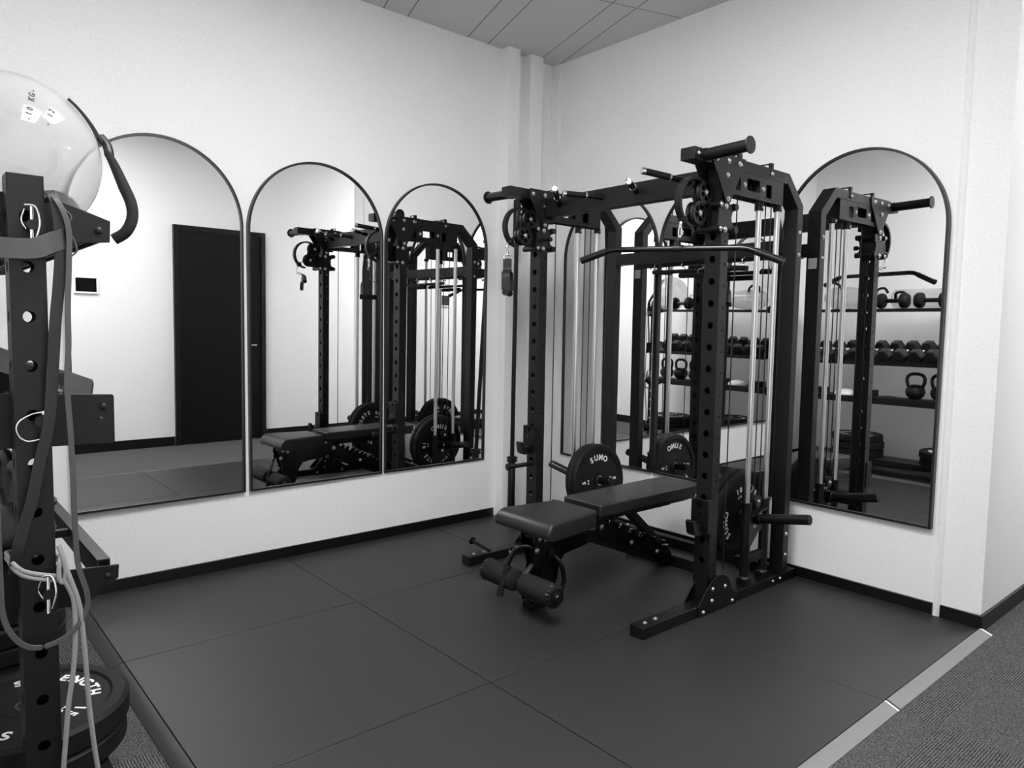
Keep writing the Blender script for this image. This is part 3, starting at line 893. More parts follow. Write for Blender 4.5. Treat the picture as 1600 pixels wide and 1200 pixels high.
t = empty('safety_peg', (0.745, -0.83, 0.512), 'round black peg with end disc, sticking out of the left front upright', 'peg')
bm = NB(); cyl(bm, (0.745, -0.8265, 0.512), (0.745, -1.005, 0.512), 0.0125, n=20); finish('peg', bm, m_steel, t)
bm = NB(); lathe(bm, (0.745, -1.002, 0.512), (0, -1, 0), [(0, 0), (0, 0.021), (0.006, 0.021), (0.008, 0.018), (0.008, 0)], 24); finish('end_disc', bm, m_steel2, t)

# ------------------------------------------------------------------ bumper plates
def bumper(centre, normal, upv, R_, th, kg, label, group, mid=0.0, cat='weight plate', hub=True):
    """lettered face towards 'normal'; both faces are lettered"""
    c = Vector(centre); nrm = Vector(normal).normalized(); upv = Vector(upv)
    upv = (upv - nrm*upv.dot(nrm)).normalized()
    t = empty('weight_plate', c, label, cat, group)
    h = th/2
    r0 = 0.0258
    prof = [(-h+0.003, r0), (-h+0.003, 0.062), (-h+0.006, 0.066), (-h+0.006, R_*0.80), (-h, R_*0.83), (-h, R_*0.955), (-h+0.009, R_), (h-0.009, R_), (h, R_*0.955), (h, R_*0.83), (h-0.006, R_*0.80), (h-0.006, 0.066), (h-0.003, 0.062), (h-0.003, r0), (-h+0.003, r0)]
    bm = NB(); lathe(bm, c, nrm, prof, 72); finish('rubber_disc', bm, m_rubber, t, 0, 30)
    bm = NB(); lathe(bm, c, nrm, [(-h+0.002, r0-0.0006), (-h+0.002, r0+0.004), (h-0.002, r0+0.004), (h-0.002, r0-0.0006), (-h+0.002, r0-0.0006)], 36); finish('steel_hub', bm, m_bolt, t)
    bm = NB()
    for sg in (1, -1):
        nn = nrm*sg
        cc = c + nn*(h-0.0058)
        ring_text(bm, 'SUMO', cc, nn, upv, R_*0.625, mid, 17.0, R_*0.215)
        ring_text(bm, 'STRENGTH', cc, nn, upv, R_*0.625, mid+180, 14.7, R_*0.20)
        ring_text(bm, kg, cc, nn, upv, R_*0.60, mid+90, 12.0, R_*0.17)
        ring_text(bm, 'KG', cc, nn, upv, R_*0.44, mid+90, 10.0, R_*0.075)
        ring_text(bm, kg, cc, nn, upv, R_*0.60, mid-90, 12.0, R_*0.17)
        ring_text(bm, 'KG', cc, nn, upv, R_*0.44, mid-90, 10.0, R_*0.075)
    finish('lettering', bm, m_white, t, 0, 0)
    return t
tl_ = math.tan(math.radians(5))
def hx(s, x): return 0.368+abs(x-(XC+s*0.5975))*0.0871
# left carriage: one thick and one thin plate; right carriage: two plates
nL = (1, 0, 0.0871); nR = (1, 0, -0.0871)
G1 = 'bumper plates on the rack carriages'
bumper((0.822, -0.386, hx(-1, 0.822)), nL, (0, 0, 1), 0.222, 0.042, '10', 'thick bumper plate on the left carriage, the one nearer the left wall', G1, 0)
bumper((0.866, -0.386, hx(-1, 0.866)), nL, (0, 0, 1), 0.222, 0.040, '5', 'bumper plate on the left carriage, lettered face turned to the bench', G1, 0)
bumper((1.792, -0.386, hx(1, 1.792)), nR, (0, 0, 1), 0.222, 0.042, '10', 'bumper plate on the right carriage, the one nearer the bench', G1, -110)
bumper((1.838, -0.386, hx(1, 1.838)), nR, (0, 0, 1), 0.222, 0.040, '10', 'bumper plate on the right carriage, lettered face turned to the guide rods', G1, -110)

# ------------------------------------------------------------------ lat bar hanging from the right pulley
t = empty('lat_bar', (1.868, -1.006, 1.65), 'bent black lat pulldown bar hanging from the right pulley', 'bar')
Lp = [(1.464, -1.188, 1.614), (1.535, -1.157, 1.640), (1.585, -1.134, 1.6555), (1.615, -1.121, 1.6585), (1.868, -1.007, 1.655), (2.105, -0.900, 1.650), (2.135, -0.886, 1.646), (2.185, -0.866, 1.626), (2.265, -0.831, 1.588)]
bm = NB(); tube(bm, Lp, 0.0125, 16); finish('bar', bm, m_gloss, t)
for a_, b_ in (((1.464, -1.188, 1.614), (1.572, -1.141, 1.652)), ((2.265, -0.831, 1.588), (2.165, -0.875, 1.634))):
    bm = NB(); a_, b_ = Vector(a_), Vector(b_); a2 = a_+(a_-b_).normalized()*0.004
    cyl(bm, a2, b_, 0.0158, n=22); finish('grip_sleeve', bm, m_plast, t)
bm = NB(); cyl(bm, (1.868, -1.007, 1.664), (1.868, -1.007, 1.690), 0.012, n=18); cyl(bm, (1.868-0.02, -1.016, 1.655), (1.868+0.02, -0.998, 1.655), 0.016, n=18); finish('swivel_mount', bm, m_plast, t)
bm = NB(); tube(bm, catmull([(1.868, -1.007, 1.686), (1.880, -1.02, 1.698), (1.893, -1.036, 1.704), (1.905, -1.046, 1.702), (1.898, -1.040, 1.694), (1.885, -1.03, 1.688)], 5, True), 0.003, 8, True); finish('swivel_ring', bm, m_chrome, t)

# stirrup handles hanging from the left pulley
def stirrup(dx, dy, label, zb):
    xr = XC-0.5725
    t = empty('stirrup_handle', (xr+dx, -1.046+dy, zb), label, 'cable handle')
    ax = Vector((0.62, -0.78, 0)); c = Vector((xr+dx, -1.046+dy, zb))
    top = Vector((xr, -1.046, 1.688))
    bm = NB(); tube(bm, [c-ax*0.062, c+ax*0.062], 0.0165, 20)
    g_ = finish('grip', bm, m_foam, t)
    bm = NB(); cyl(bm, c-ax*0.064, c-ax*0.0615, 0.0185, n=20); cyl(bm, c+ax*0.0615, c+ax*0.064, 0.0185, n=20); finish('grip_cap', bm, m_plast, t)
    bm = NB()
    for sg in (-1, 1):
        e = c+ax*0.055*sg
        tube(bm, catmull([top+Vector((0, 0, -0.010))+ax*0.003*sg, top+Vector((0, 0, -0.035))+ax*0.004*sg, top+Vector((0, 0, -0.075))+ax*0.008*sg, (top+e)*0.5+ax*0.022*sg, e+Vector((0, 0, 0.012))], 6), 0.01, flat=(0.046, 0.0035), up=ax.cross(Vector((0, 0, 1))))
    finish('webbing_strap', bm, m_band_d, t)
    return t
stirrup(0.0, 0.004, 'black stirrup cable handle with dark webbing hanging from the left pulley', 1.492)
bm = NB(); q0 = Vector((XC-0.5725, -1.046, 1.684)); q1 = Vector((0.66, 0.75, 0)); tube(bm, [q0+q1*0.019*math.cos(PI*k/10)+Vector((0, 0, 0.016*math.sin(PI*k/10))) for k in range(20)], 0.0026, 8, True)
tag(finish('handle_ring', bm, m_chrome), 'chrome ring joining the stirrup handle to the left carabiner', 'ring')

# bars hanging under the rear crossbar
t = empty('straight_cable_bar', (1.37, -0.155, 1.64), 'straight black cable bar hanging from hooks under the rear crossbar', 'bar')
bm = NB(); tube(bm, [(1.07, -0.168, 1.642), (1.69, -0.168, 1.634)], 0.0115, 16); finish('bar', bm, m_steel, t)
for a_, b_ in ((1.10, 1.20), (1.60, 1.695)):
    bm = NB(); cyl(bm, (a_, -0.168, 1.6415), (b_, -0.168, 1.634), 0.0145, n=18); finish('grip_sleeve', bm, m_plast, t)
bm = NB()
for x_ in (1.075, 1.66): tube(bm, catmull([(x_, -0.152, 1.668), (x_, -0.168, 1.662), (x_, -0.172, 1.650), (x_, -0.152, 1.652)], 4, True), 0.0025, 8, True)
finish('hanging_ring', bm, m_chrome, t)
t = empty('short_cable_bar', (1.40, -0.19, 1.61), 'short black rope-grip bar hanging below the straight cable bar', 'bar')
bm = NB(); tube(bm, [(1.285, -0.197, 1.612), (1.53, -0.197, 1.610)], 0.015, 16); finish('bar', bm, m_foam, t)
bm = NB(); tube(bm, [(1.40, -0.197, 1.61), (1.40, -0.187, 1.64), (1.47, -0.150, 1.668)], 0.003, 8); finish('hanging_link', bm, m_chrome, t)

# ------------------------------------------------------------------ barbell in the corner
P0, P1 = Vector((0.205, -0.512, 0.0)), Vector((0.150, -0.452, 2.145))
dv = P1-P0; Lb = dv.length; dn = dv.normalized()
t = empty('barbell', P0, 'black barbell standing upright in the corner by the left wall', 'barbell')
bm = NB(); cyl(bm, P0+dn*0.42, P0+dn*(Lb-0.24), 0.0145, n=18); finish('shaft', bm, m_steel, t)
for a_, b_ in ((0.0, 0.415), (Lb-0.25, Lb)):
    bm = NB(); lathe(bm, P0+dn*a_, dn, [(0, 0.0), (0, 0.023), (0.003, 0.025), (b_-a_-0.003, 0.025), (b_-a_, 0.023), (b_-a_, 0.0)], 24); finish('sleeve', bm, m_plast, t)
for a_ in (0.405, 0.425, Lb-0.262):
    bm = NB(); lathe(bm, P0+dn*a_, dn, [(0, 0.0), (0, 0.036), (0.014, 0.036), (0.014, 0.0)], 28); finish('collar', bm, m_steel, t, 0.001)

# ------------------------------------------------------------------ adjustable bench
XB = 1.407
bench = empty('weight_bench', (XB, -0.95, 0.0), 'black padded adjustable bench with foam rollers standing in front of the rack', 'weight bench')
def bp_(name, bm, m, bevel=0.0, smooth=35):
    return finish(name, bm, m, bench, bevel, smooth)
# seat: wedge plan, rolled front edge
def pad(bm, y0, y1, w0, w1, zb, zt, r_front, r_back, rc, cr0=0.02, cr1=0.02, tilt=0.0, ny=16, nx=14):
    """cushion: superellipse-edged slab; front at y0 (width w0), back at y1 (width w1)"""
    prof = []
    L_ = y1-y0; h = zt-zb
    # top outline along y with rounded ends
    rows = []
    for i in range(ny+1):
        t_ = i/ny; y = y0+L_*t_
        rows.append(y)
    ysamp = sorted(set([y0+r_front*(1-math.cos(a_)) for a_ in [PI/2*k/7 for k in range(8)]] + [y0+r_front+(L_-r_front-r_back)*k/6 for k in range(7)] + [y1-r_back*(1-math.cos(a_)) for a_ in [PI/2*k/5 for k in range(6)]]))
    sections = []
    for y in ysamp:
        t_ = (y-y0)/L_
        wd = (w0+(w1-w0)*t_)/2
        if y < y0+cr0: wd -= cr0-math.sqrt(max(cr0**2-(y0+cr0-y)**2, 0))
        if y > y1-cr1: wd -= cr1-math.sqrt(max(cr1**2-(y-y1+cr1)**2, 0))
        top = zt; bot = zb
        if y < y0+r_front:
            d_ = r_front-(y-y0); dz = r_front-math.sqrt(max(r_front**2-d_**2, 0))
            top = zt-min(dz, h*0.62)
            bot = zb+min(dz*0.35, h*0.25)
        if y > y1-r_back:
            d_ = r_back-(y1-y); dz = r_back-math.sqrt(max(r_back**2-d_**2, 0)); top = zt-dz*0.8
        sec = []
        rr = min(rc, (top-bot)*0.48)
        for px, pz in ((wd-rr, top-rr),):
            for k in range(6):
                a_ = PI/2*k/5
                sec.append((XB+px+rr*math.sin(a_), y, pz+rr*math.cos(a_)))
        sec.append((XB+wd-0.002, y, bot))
        sec = sec
        left = [(2*XB-q[0], q[1], q[2]) for q in sec[::-1]]
        full = sec+left
        sections.append([bm.verts.new((q[0], q[1], q[2]+tilt*(y-y0))) for q in full])
    n = len(sections[0])
    for A, B in zip(sections, sections[1:]):
        for k in range(n):
            bm.faces.new((A[k], A[(k+1) % n], B[(k+1) % n], B[k]))
    bm.faces.new(sections[0]); bm.faces.new(sections[-1][::-1])
bm = NB(); pad(bm, -1.492, -1.128, 0.378, 0.275, 0.362, 0.446, 0.058, 0.012, 0.016, 0.014, 0.010); seat = bp_('seat', bm, m_vinyl, 0, 50)
bm = NB()
for s in (-1, 1):
    tube(bm, [(XB+s*(0.176-0.043*k/8), -1.42+0.28*k/8, 0.4385-0.0) for k in range(9)], 0.0022, 6)
sub('seat_piping', bm, m_vinyl, seat)
bm = NB(); pad(bm, -1.095, -0.285, 0.255, 0.272, 0.405, 0.460, 0.010, 0.012, 0.010, 0.015, 0.045, 0.004); bp_('backrest', bm, m_vinyl, 0, 50)
bm = NB(); pad(bm, -1.088, -0.30, 0.235, 0.25, 0.386, 0.405, 0.004, 0.004, 0.004, 0.01, 0.03, 0.0); bp_('backrest_board', bm, m_plast, 0, 50)
bm = NB(); box(bm, XB-0.03, XB+0.03, -1.04, -0.42, 0.345, 0.386); box(bm, XB-0.10, XB+0.10, -0.62, -0.58, 0.372, 0.386); box(bm, XB-0.10, XB+0.10, -0.99, -0.95, 0.372, 0.386); bp_('backrest_tube', bm, m_steel, 0.003)
bm = NB(); box(bm, XB-0.035, XB+0.035, -1.44, -1.12, 0.335, 0.372); box(bm, XB-0.12, XB+0.12, -1.42, -1.39, 0.355, 0.372); bp_('seat_tube', bm, m_steel, 0.003)
# front leg plates with the curved throat
plate_p = [(-1.445, 0.362), (-1.10, 0.372), (-1.03, 0.385), (-0.965, 0.345), (-0.955, 0.300)] + [(-1.02, 0.285), (-1.08, 0.262), (-1.14, 0.250), (-1.20, 0.245), (-1.255, 0.235), (-1.285, 0.195), (-1.30, 0.13), (-1.335, 0.045), (-1.345, 0.03), (-1.435, 0.03), (-1.42, 0.10), (-1.405, 0.20), (-1.43, 0.28), (-1.452, 0.325)]
for x_ in (XB-0.050, XB+0.042):
    bm = NB(); prism(bm, plate_p, 'x', x_, x_+0.008); bp_('leg_plate', bm, m_gloss, 0.001)
bm = NB(); prism(bm, [(-1.40, 0.345), (-1.30, 0.345), (-1.315, 0.13), (-1.35, 0.03), (-1.42, 0.03), (-1.39, 0.14)], 'x', XB-0.040, XB+0.040); bp_('leg', bm, m_steel, 0.002)
bm = NB(); box(bm, XB-0.035, XB+0.035, -1.440, -1.345, 0.0, 0.030); bp_('front_foot', bm, m_plast, 0.002)
bm = NB()
for s in (-1, 1):
    xf = XB+(0.050 if s > 0 else -0.050)
    for y, z, r_ in ((-1.305, 0.352, 0.011), (-1.415, 0.338, 0.010), (-1.378, 0.330, 0.010), (-1.432, 0.285, 0.011), (-1.065, 0.372, 0.009), (-0.998, 0.322, 0.012)):
        bolt(bm, (xf, y, z), (s, 0, 0), r_)
bp_('leg_bolt', bm, m_bolt)
bm = NB(); lathe(bm, (XB+0.05, -1.345, 0.262), (1, 0, 0), [(0, 0), (0, 0.019), (0.006, 0.019), (0.006, 0.013), (0.010, 0.013), (0.010, 0)], 24); bp_('adjuster_knob', bm, m_steel2)
bm = NB(); tube(bm, catmull([(XB+0.05, -1.15, 0.350), (XB+0.085, -1.17, 0.352), (XB+0.10, -1.13, 0.346), (XB+0.085, -1.09, 0.340)], 5), 0.006, 10); bp_('seat_adjuster', bm, m_bolt)
# rear ladder, rail, strut, foot
for x_ in (XB-0.046, XB+0.040):
    bm = NB()
    top = [(-1.00, 0.345), (-0.965, 0.350)]
    y, z = -0.93, 0.325
    poly = list(top)
    for k in range(6):
        poly += [(y, z), (y+0.020, z+0.022), (y+0.035, z+0.012), (y+0.030, z-0.018), (y+0.062, z-0.030)]
        y += 0.084; z -= 0.0365
    poly += [(-0.415, 0.075), (-0.43, 0.055), (-0.50, 0.060), (-1.0, 0.270)]
    prism(bm, poly, 'x', x_, x_+0.006); bp_('ladder_plate', bm, m_gloss, 0)
bm = NB()
y, z = -0.93, 0.325
for k in range(6):
    cyl(bm, (XB-0.052, y+0.024, z+0.016), (XB-0.034, y+0.024, z+0.016), 0.006, n=10); cyl(bm, (XB+0.034, y+0.024, z+0.016), (XB+0.054, y+0.024, z+0.016), 0.006, n=10)
    y += 0.084; z -= 0.0365
bp_('ladder_stud', bm, m_chrome)
bm = NB(); prism(bm, [(-1.02, 0.300), (-0.40, 0.060), (-0.40, 0.012), (-0.45, 0.012), (-1.03, 0.240)], 'x', XB-0.030, XB+0.030); bp_('base_rail', bm, m_steel, 0.002)
bm = NB()
for y, z in ((-0.76, 0.200), (-0.545, 0.112), (-0.43, 0.060)): bolt(bm, (XB+0.030 if y > -0.5 else XB+0.046, y, z), (1, 0, 0), 0.010); bolt(bm, (XB-0.046, y, z), (-1, 0, 0), 0.010)
bp_('rail_bolt', bm, m_bolt)
bm = NB()
for x_ in (XB-0.030, XB+0.014):
    prism(bm, [(-0.775, 0.36), (-0.735, 0.372), (-0.455, 0.135), (-0.475, 0.118), (-0.50, 0.128)], 'x', x_, x_+0.016)
st = bp_('support_strut', bm, m_steel2, 0.002)
bm = NB(); cyl(bm, (XB-0.058, -0.468, 0.130), (XB+0.062, -0.468, 0.130), 0.0095, n=16); bp_('strut_pin', bm, m_chrome)
bm = NB(); box(bm, XB-0.275, XB+0.275, -0.400, -0.345, 0.006, 0.060); rf_ = bp_('rear_foot', bm, m_steel, 0.003)
bm = NB(); box(bm, XB-0.282, XB-0.240, -0.404, -0.341, 0.0, 0.063); box(bm, XB+0.240, XB+0.282, -0.404, -0.341, 0.0, 0.063); bp_('rubber_end_cap', bm, m_plast, 0.003)
# foam rollers
ry, rz = -1.487, 0.137
bm = NB(); cyl(bm, (XB-0.255, ry, rz), (XB+0.255, ry, rz), 0.011, n=16); rod = bp_('roller_rod', bm, m_chrome)
bm = NB(); tube(bm, [(XB, -1.41, 0.20), (XB, -1.45, 0.165), (XB, ry, rz)], 0.014, 14); bp_('roller_arm', bm, m_steel)
for s in (-1, 1):
    x_ = XB+s*0.025
    L_ = 0.215
    bm = NB(); lathe(bm, (x_, ry, rz), (s, 0, 0), [(0, 0.0), (0, 0.040), (0.005, 0.049), (0.014, 0.0520), (L_-0.016, 0.0520), (L_-0.006, 0.047), (L_, 0.034), (L_, 0.0)], 36); rl = bp_('foam_roller', bm, m_foam)
    rl['label'] = 'ribbed foam roller'
    bm = NB(); rings = []
    for dx_, r0_ in ((L_-0.022, 0.0520), (L_-0.010, 0.0532), (L_-0.002, 0.045), (L_+0.001, 0.034)):
        rings.append([bm.verts.new((x_+s*dx_, ry+math.cos(2*PI*k/72)*(r0_+(0.0022 if k % 4 < 2 else -0.0010)), rz+math.sin(2*PI*k/72)*(r0_+(0.0022 if k % 4 < 2 else -0.0010)))) for k in range(72)])
    for A, B in zip(rings, rings[1:]):
        for k in range(72): bm.faces.new((A[k], A[(k+1) % 72], B[(k+1) % 72], B[k]))
    bm.faces.new(rings[0]); bm.faces.new(rings[-1][::-1])
    bp_('roller_pleats', bm, m_plast)
    bm = NB(); lathe(bm, (x_+s*L_, ry, rz), (s, 0, 0), [(0, 0.0), (0, 0.024), (0.004, 0.024), (0.006, 0.02), (0.006, 0.0)], 24); bp_('roller_end_cap', bm, m_steel2)
    bm = NB(); bolt(bm, (x_+s*(L_+0.006), ry, rz), (s, 0, 0), 0.009); bp_('roller_bolt', bm, m_chrome)
# leg hook handle
hp = catmull([(XB+0.035, -1.400, 0.262), (XB+0.012, -1.440, 0.298), (XB-0.025, -1.475, 0.292), (XB-0.050, -1.500, 0.250), (XB-0.064, -1.530, 0.165), (XB-0.070, -1.545, 0.085)], 6)
bm = NB(); tube(bm, hp, 0.0115, 16); bp_('hook_handle', bm, m_gloss)
bm = NB()
for i in range(10):
    q = Vector((XB-0.058, -1.517, 0.205)).lerp(Vector((XB-0.071, -1.546, 0.080)), i/9)
    d_ = (Vector((XB-0.071, -1.546, 0.080))-Vector((XB-0.058, -1.517, 0.205))).normalized()
    lathe(bm, q, d_, [(0, 0.0), (0, 0.0150), (0.006, 0.0165), (0.012, 0.0150), (0.012, 0.0)], 18)
lathe(bm, Vector((XB-0.071, -1.547, 0.078)), d_, [(0, 0.0), (0, 0.018), (0.012, 0.018), (0.012, 0.0)], 18)
bp_('handle_grip', bm, m_foam)
bm = NB(); tube(bm, catmull([(XB+0.055, -1.33, 0.245), (XB+0.075, -1.30, 0.20), (XB+0.075, -1.28, 0.12), (XB+0.06, -1.30, 0.045)], 6), 0.011, 12); bp_('side_brace', bm, m_gloss)

# ================================================================== STORAGE RACK (left foreground)
Z0 = FL
def bracket(bm, x, poly): prism(bm, poly, 'x', x, x+0.006)
srack = empty('storage_rack', (1.02, -3.4, FL), 'black steel storage rack with holed uprights at the left edge, holding the ball and dumbbells', 'storage rack')
def sp_(name, bm, m, bevel=0.0015, smooth=35): return finish(name, bm, m, srack, bevel, smooth)
UX = ((1.812, 1.882), (0.165, 0.235))
for a_, b_ in UX:
    bm = NB()
    hz = [1.303-0.1115*k for k in range(12)]
    hz = [1.526, 1.4145]+hz
    sh = [(0.035, z, 0.0132) for z in hz if z > 0.05]
    holed_tube(bm, a_, b_, -3.430, -3.360, FL, 1.617, sh, sh, 0.1115, 0.0035)
    sp_('upright', bm, m_steel2, 0.0)
    bm = NB(); box(bm, a_-0.02, b_+0.02, -3.53, -3.20, FL, FL+0.012); up_f = sp_('foot_plate', bm, m_steel)
    far = a_ < 1
    xo = b_+0.0005 if not far else a_-0.0065
    xi = a_-0.0065 if not far else b_+0.0005
    for lv, poly in enumerate((
        [(-3.510, 1.540), (-3.510, 1.483), (-3.445, 1.470), (-3.345, 1.470), (-3.228, 1.483), (-3.226, 1.533), (-3.345, 1.575), (-3.445, 1.575)],
        [(-3.500, 1.130), (-3.500, 1.000), (-3.232, 1.000), (-3.228, 1.004), (-3.228, 1.116), (-3.232, 1.120)],
        [(-3.500, 0.700), (-3.500, 0.650), (-3.50, 0.60), (-3.30, 0.615), (-3.228, 0.665), (-3.226, 0.698)],
        [(-3.500, 0.132), (-3.500, 0.07), (-3.232, 0.07), (-3.228, 0.132)])):
        if not far: poly = [(-3.634+1.031*(p+3.634), 1.293+1.031*(q-1.293)) if p > -3.45 else (p, q) for p, q in poly]
        bm = NB(); prism(bm, poly, 'x', xi, xi+0.006); br = sp_('end_bracket', bm, m_steel)
        if lv < 3:
            zb = (1.515, 1.085, 0.655)[lv]
            bm = NB(); bolt(bm, (xi+(0.006 if not far else 0), -3.240, zb), (1 if not far else -1, 0, 0), 0.009)
            sub('bracket_bolt', bm, m_steel2, br)
            if lv != 1:
                bm = NB(); bolt(bm, (xi+(0.006 if not far else 0), -3.322, zb+0.002), (1 if not far else -1, 0, 0), 0.006)
                sub('bracket_bolt', bm, m_bolt, br)
# rails and decks
LX0, LX1 = 0.242, 1.805
for z0, z1_ in ((1.488, 1.512), (0.640, 0.698)):
    for y0, y1 in (((-3.262, -3.232), (-3.320, -3.300), (-3.500, -3.475)) if z0 > 1 else ((-3.262, -3.232), (-3.370, -3.345), (-3.500, -3.470))):
        bm = NB()
        box(bm, LX0, LX1, y0, y1, z1_-0.004, z1_); box(bm, LX0, LX1, y1-0.004, y1, z0, z1_-0.004)
        box(bm, LX0, LX1, y0, y0+0.004, z0, z1_-0.004)
        sp_('shelf_beam', bm, m_steel2, 0.001)
for x_ in (0.60, 1.02, 1.42):
    for z1_ in (1.511, 0.694):
        bm = NB(); box(bm, x_-0.012, x_+0.012, -3.471, -3.261, z1_-0.022, z1_-0.0005); sp_('cross_tie', bm, m_steel2, 0.001)
for x0_, x1_ in ((0.244, 0.62), (0.60, 1.10), (1.10, 1.80)):
    bm = NB(); box(bm, x0_+0.001, x1_-0.001, -3.469, -3.346 if x0_ > 1 else -3.233, 0.694, 0.6978); sp_('deck_plate', bm, m_steel2, 0.001)
# sloping dumbbell tray
bm = NB(); prism(bm, [(-3.500, 1.120), (-3.240, 1.010), (-3.230, 1.030), (-3.228, 1.030), (-3.228, 0.998), (-3.245, 0.994), (-3.500, 1.100)], 'x', LX0, LX1); sp_('dumbbell_tray', bm, m_steel, 0.001)
# bottom deck
bm = NB(); box(bm, LX0, LX1, -3.50, -3.232, 0.126, 0.130); box(bm, LX0, LX1, -3.236, -3.232, 0.085, 0.126); box(bm, LX0, LX1, -3.50, -3.496, 0.085, 0.126); sp_('bottom_deck', bm, m_steel2, 0.001)
# spring pins through the near upright
def lynch(y, z, tilt, up):
    bm = NB(); x_ = up
    cyl(bm, (x_, y, z), (x_+0.030, y, z), 0.011, n=18); pn = sp_('hitch_pin', bm, m_steel2, 0)
    bm = NB()
    tube(bm, [(x_+0.020, y+0.001, z+0.040), (x_+0.021, y, z), (x_+0.022, y-0.001, z-0.045)], 0.0042, 8)
    tube(bm, catmull([(x_+0.018, y-0.012, z+0.043), (x_+0.024, y+0.008, z+0.040), (x_+0.033, y+0.014, z+0.004), (x_+0.026, y+0.006, z-0.034)], 6), 0.0022, 8)
    tube(bm, catmull([(x_+0.018, y-0.012, z+0.034), (x_+0.014, y-0.018, z+0.010), (x_+0.018, y-0.010, z-0.010)], 5), 0.0015, 6)
    sub('pin_clip', bm, m_chrome, pn)
lynch(-3.388, 1.505, 0, 1.882)
lynch(-3.380, 0.668, 0, 1.882)
bm = NB(); cyl(bm, (1.882, -3.380, 1.066), (1.898, -3.380, 1.066), 0.014, n=20); pn = sp_('hitch_pin', bm, m_steel2, 0)
bm = NB()
tube(bm, [(1.896, -3.374, 1.052), (1.896, -3.373, 1.010)], 0.0026, 8)
tube(bm, catmull([(1.897, -3.375, 1.088), (1.897, -3.400, 1.084), (1.897, -3.424, 1.068), (1.897, -3.427, 1.045), (1.897, -3.410, 1.024), (1.897, -3.375, 1.029), (1.897, -3.365, 1.031)], 6), 0.0022, 8)
box(bm, 1.893, 1.901, -3.380, -3.370, 1.083, 1.091)
sub('pin_clip', bm, m_chrome, pn)
# band storage pin on the middle bracket
bm = NB(); cyl(bm, (1.889, -3.262, 1.065), (1.935, -3.268, 1.065), 0.005, n=12); sp_('small_pin', bm, m_steel2, 0)

# ---------------- the clear water ball on top
BC, BR = Vector((1.620, -3.396, 1.698)), 0.203
ball = empty('water_ball', BC, 'large clear training ball with printed marks and black handle on the storage rack', 'training ball')
bm = NB(); bmesh.ops.create_uvsphere(bm, u_segments=64, v_segments=40, radius=BR)
for v in bm.verts:
    v.co = Vector((v.co.x, v.co.y*1.0, v.co.z*0.985)) + BC
finish('ball_skin', bm, m_clear, ball, 0, 80)
# seam ring low on the ball, following the surface
bm = NB(); ring = []
for k in range(64):
    t_ = 2*PI*k/64
    ring.append(BC+Vector((0.80, 0.05, 0.0)).normalized()*(-0.0)+Vector((0.128*math.cos(t_)*1.0+0.02, 0.128*math.sin(t_), -math.sqrt(max(BR**2-0.132**2, 0))*0.985)))
tube(bm, ring, 0.004, 6, True); finish('seam_ring', bm, m_label, ball)
# printed fill marks
def on_ball(yy, zz, lift=0.0008):
    dy, dz = yy-BC.y, (zz-BC.z)/0.985
    xx = math.sqrt(max(BR**2-dy*dy-dz*dz, 0.0))
    n_ = Vector((xx, dy, dz)).normalized()
    return BC+Vector((n_.x*(BR+lift), n_.y*(BR+lift), n_.z*(BR+lift)*0.985)), n_
bm = NB()
def mark(txt, yy, zz, size, rot_):
    def place(i, n):
        a_ = math.radians(rot_)
        st_ = size*0.72
        off = (i-(n-1)/2)*st_
        p, n_ = on_ball(yy+math.cos(a_)*off, zz+math.sin(a_)*off)
        up_ = Vector((0, -math.sin(a_), math.cos(a_))); up_ = (up_-n_*up_.dot(n_)).normalized()
        rt_ = up_.cross(n_).normalized()
        m_ = Matrix((rt_, up_, n_)).transposed().to_4x4(); m_.translation = p
        return m_
    letters(bm, txt, place, size, 0.0004)
mark('-10 KG-', -3.368, 1.792, 0.018, 78)
mark('- 12', -3.332, 1.768, 0.018, 70)
finish('fill_marks', bm, m_darktext, ball, 0, 0)
# handle: strap, cuff and padded grip on the right side
bm = NB()
sp = []
for k in range(7):
    a_ = math.radians(52-34*k/6)
    sp.append(BC+Vector((0.05, math.cos(a_), math.sin(a_)*0.985)).normalized()*(BR+0.004+0.006*(k/6)**2))
tube(bm, sp, 0.01, flat=(0.040, 0.0035), up=(1, 0, 0)); finish('handle_strap', bm, m_band_d, ball)
bm = NB(); tube(bm, catmull([sp[-2]+Vector((0.005, 0.004, 0)), sp[-1]+Vector((0.01, 0.012, -0.004)), sp[-1]+Vector((0.02, 0.016, -0.035))], 5), [0.006]+[0.012]*9+[0.007], 10); finish('handle_cuff', bm, m_plast, ball)
bm = NB()
hpts = catmull([(1.665, -3.186, 1.735), (1.685, -3.176, 1.705), (1.715, -3.160, 1.645), (1.735, -3.148, 1.600), (1.745, -3.149, 1.560), (1.745, -3.165, 1.525), (1.735, -3.190, 1.505)], 5)
tube(bm, hpts, [0.008+0.006*min(1, i/10.0) for i in range(len(hpts))], 14); finish('padded_handle', bm, m_foam, ball)

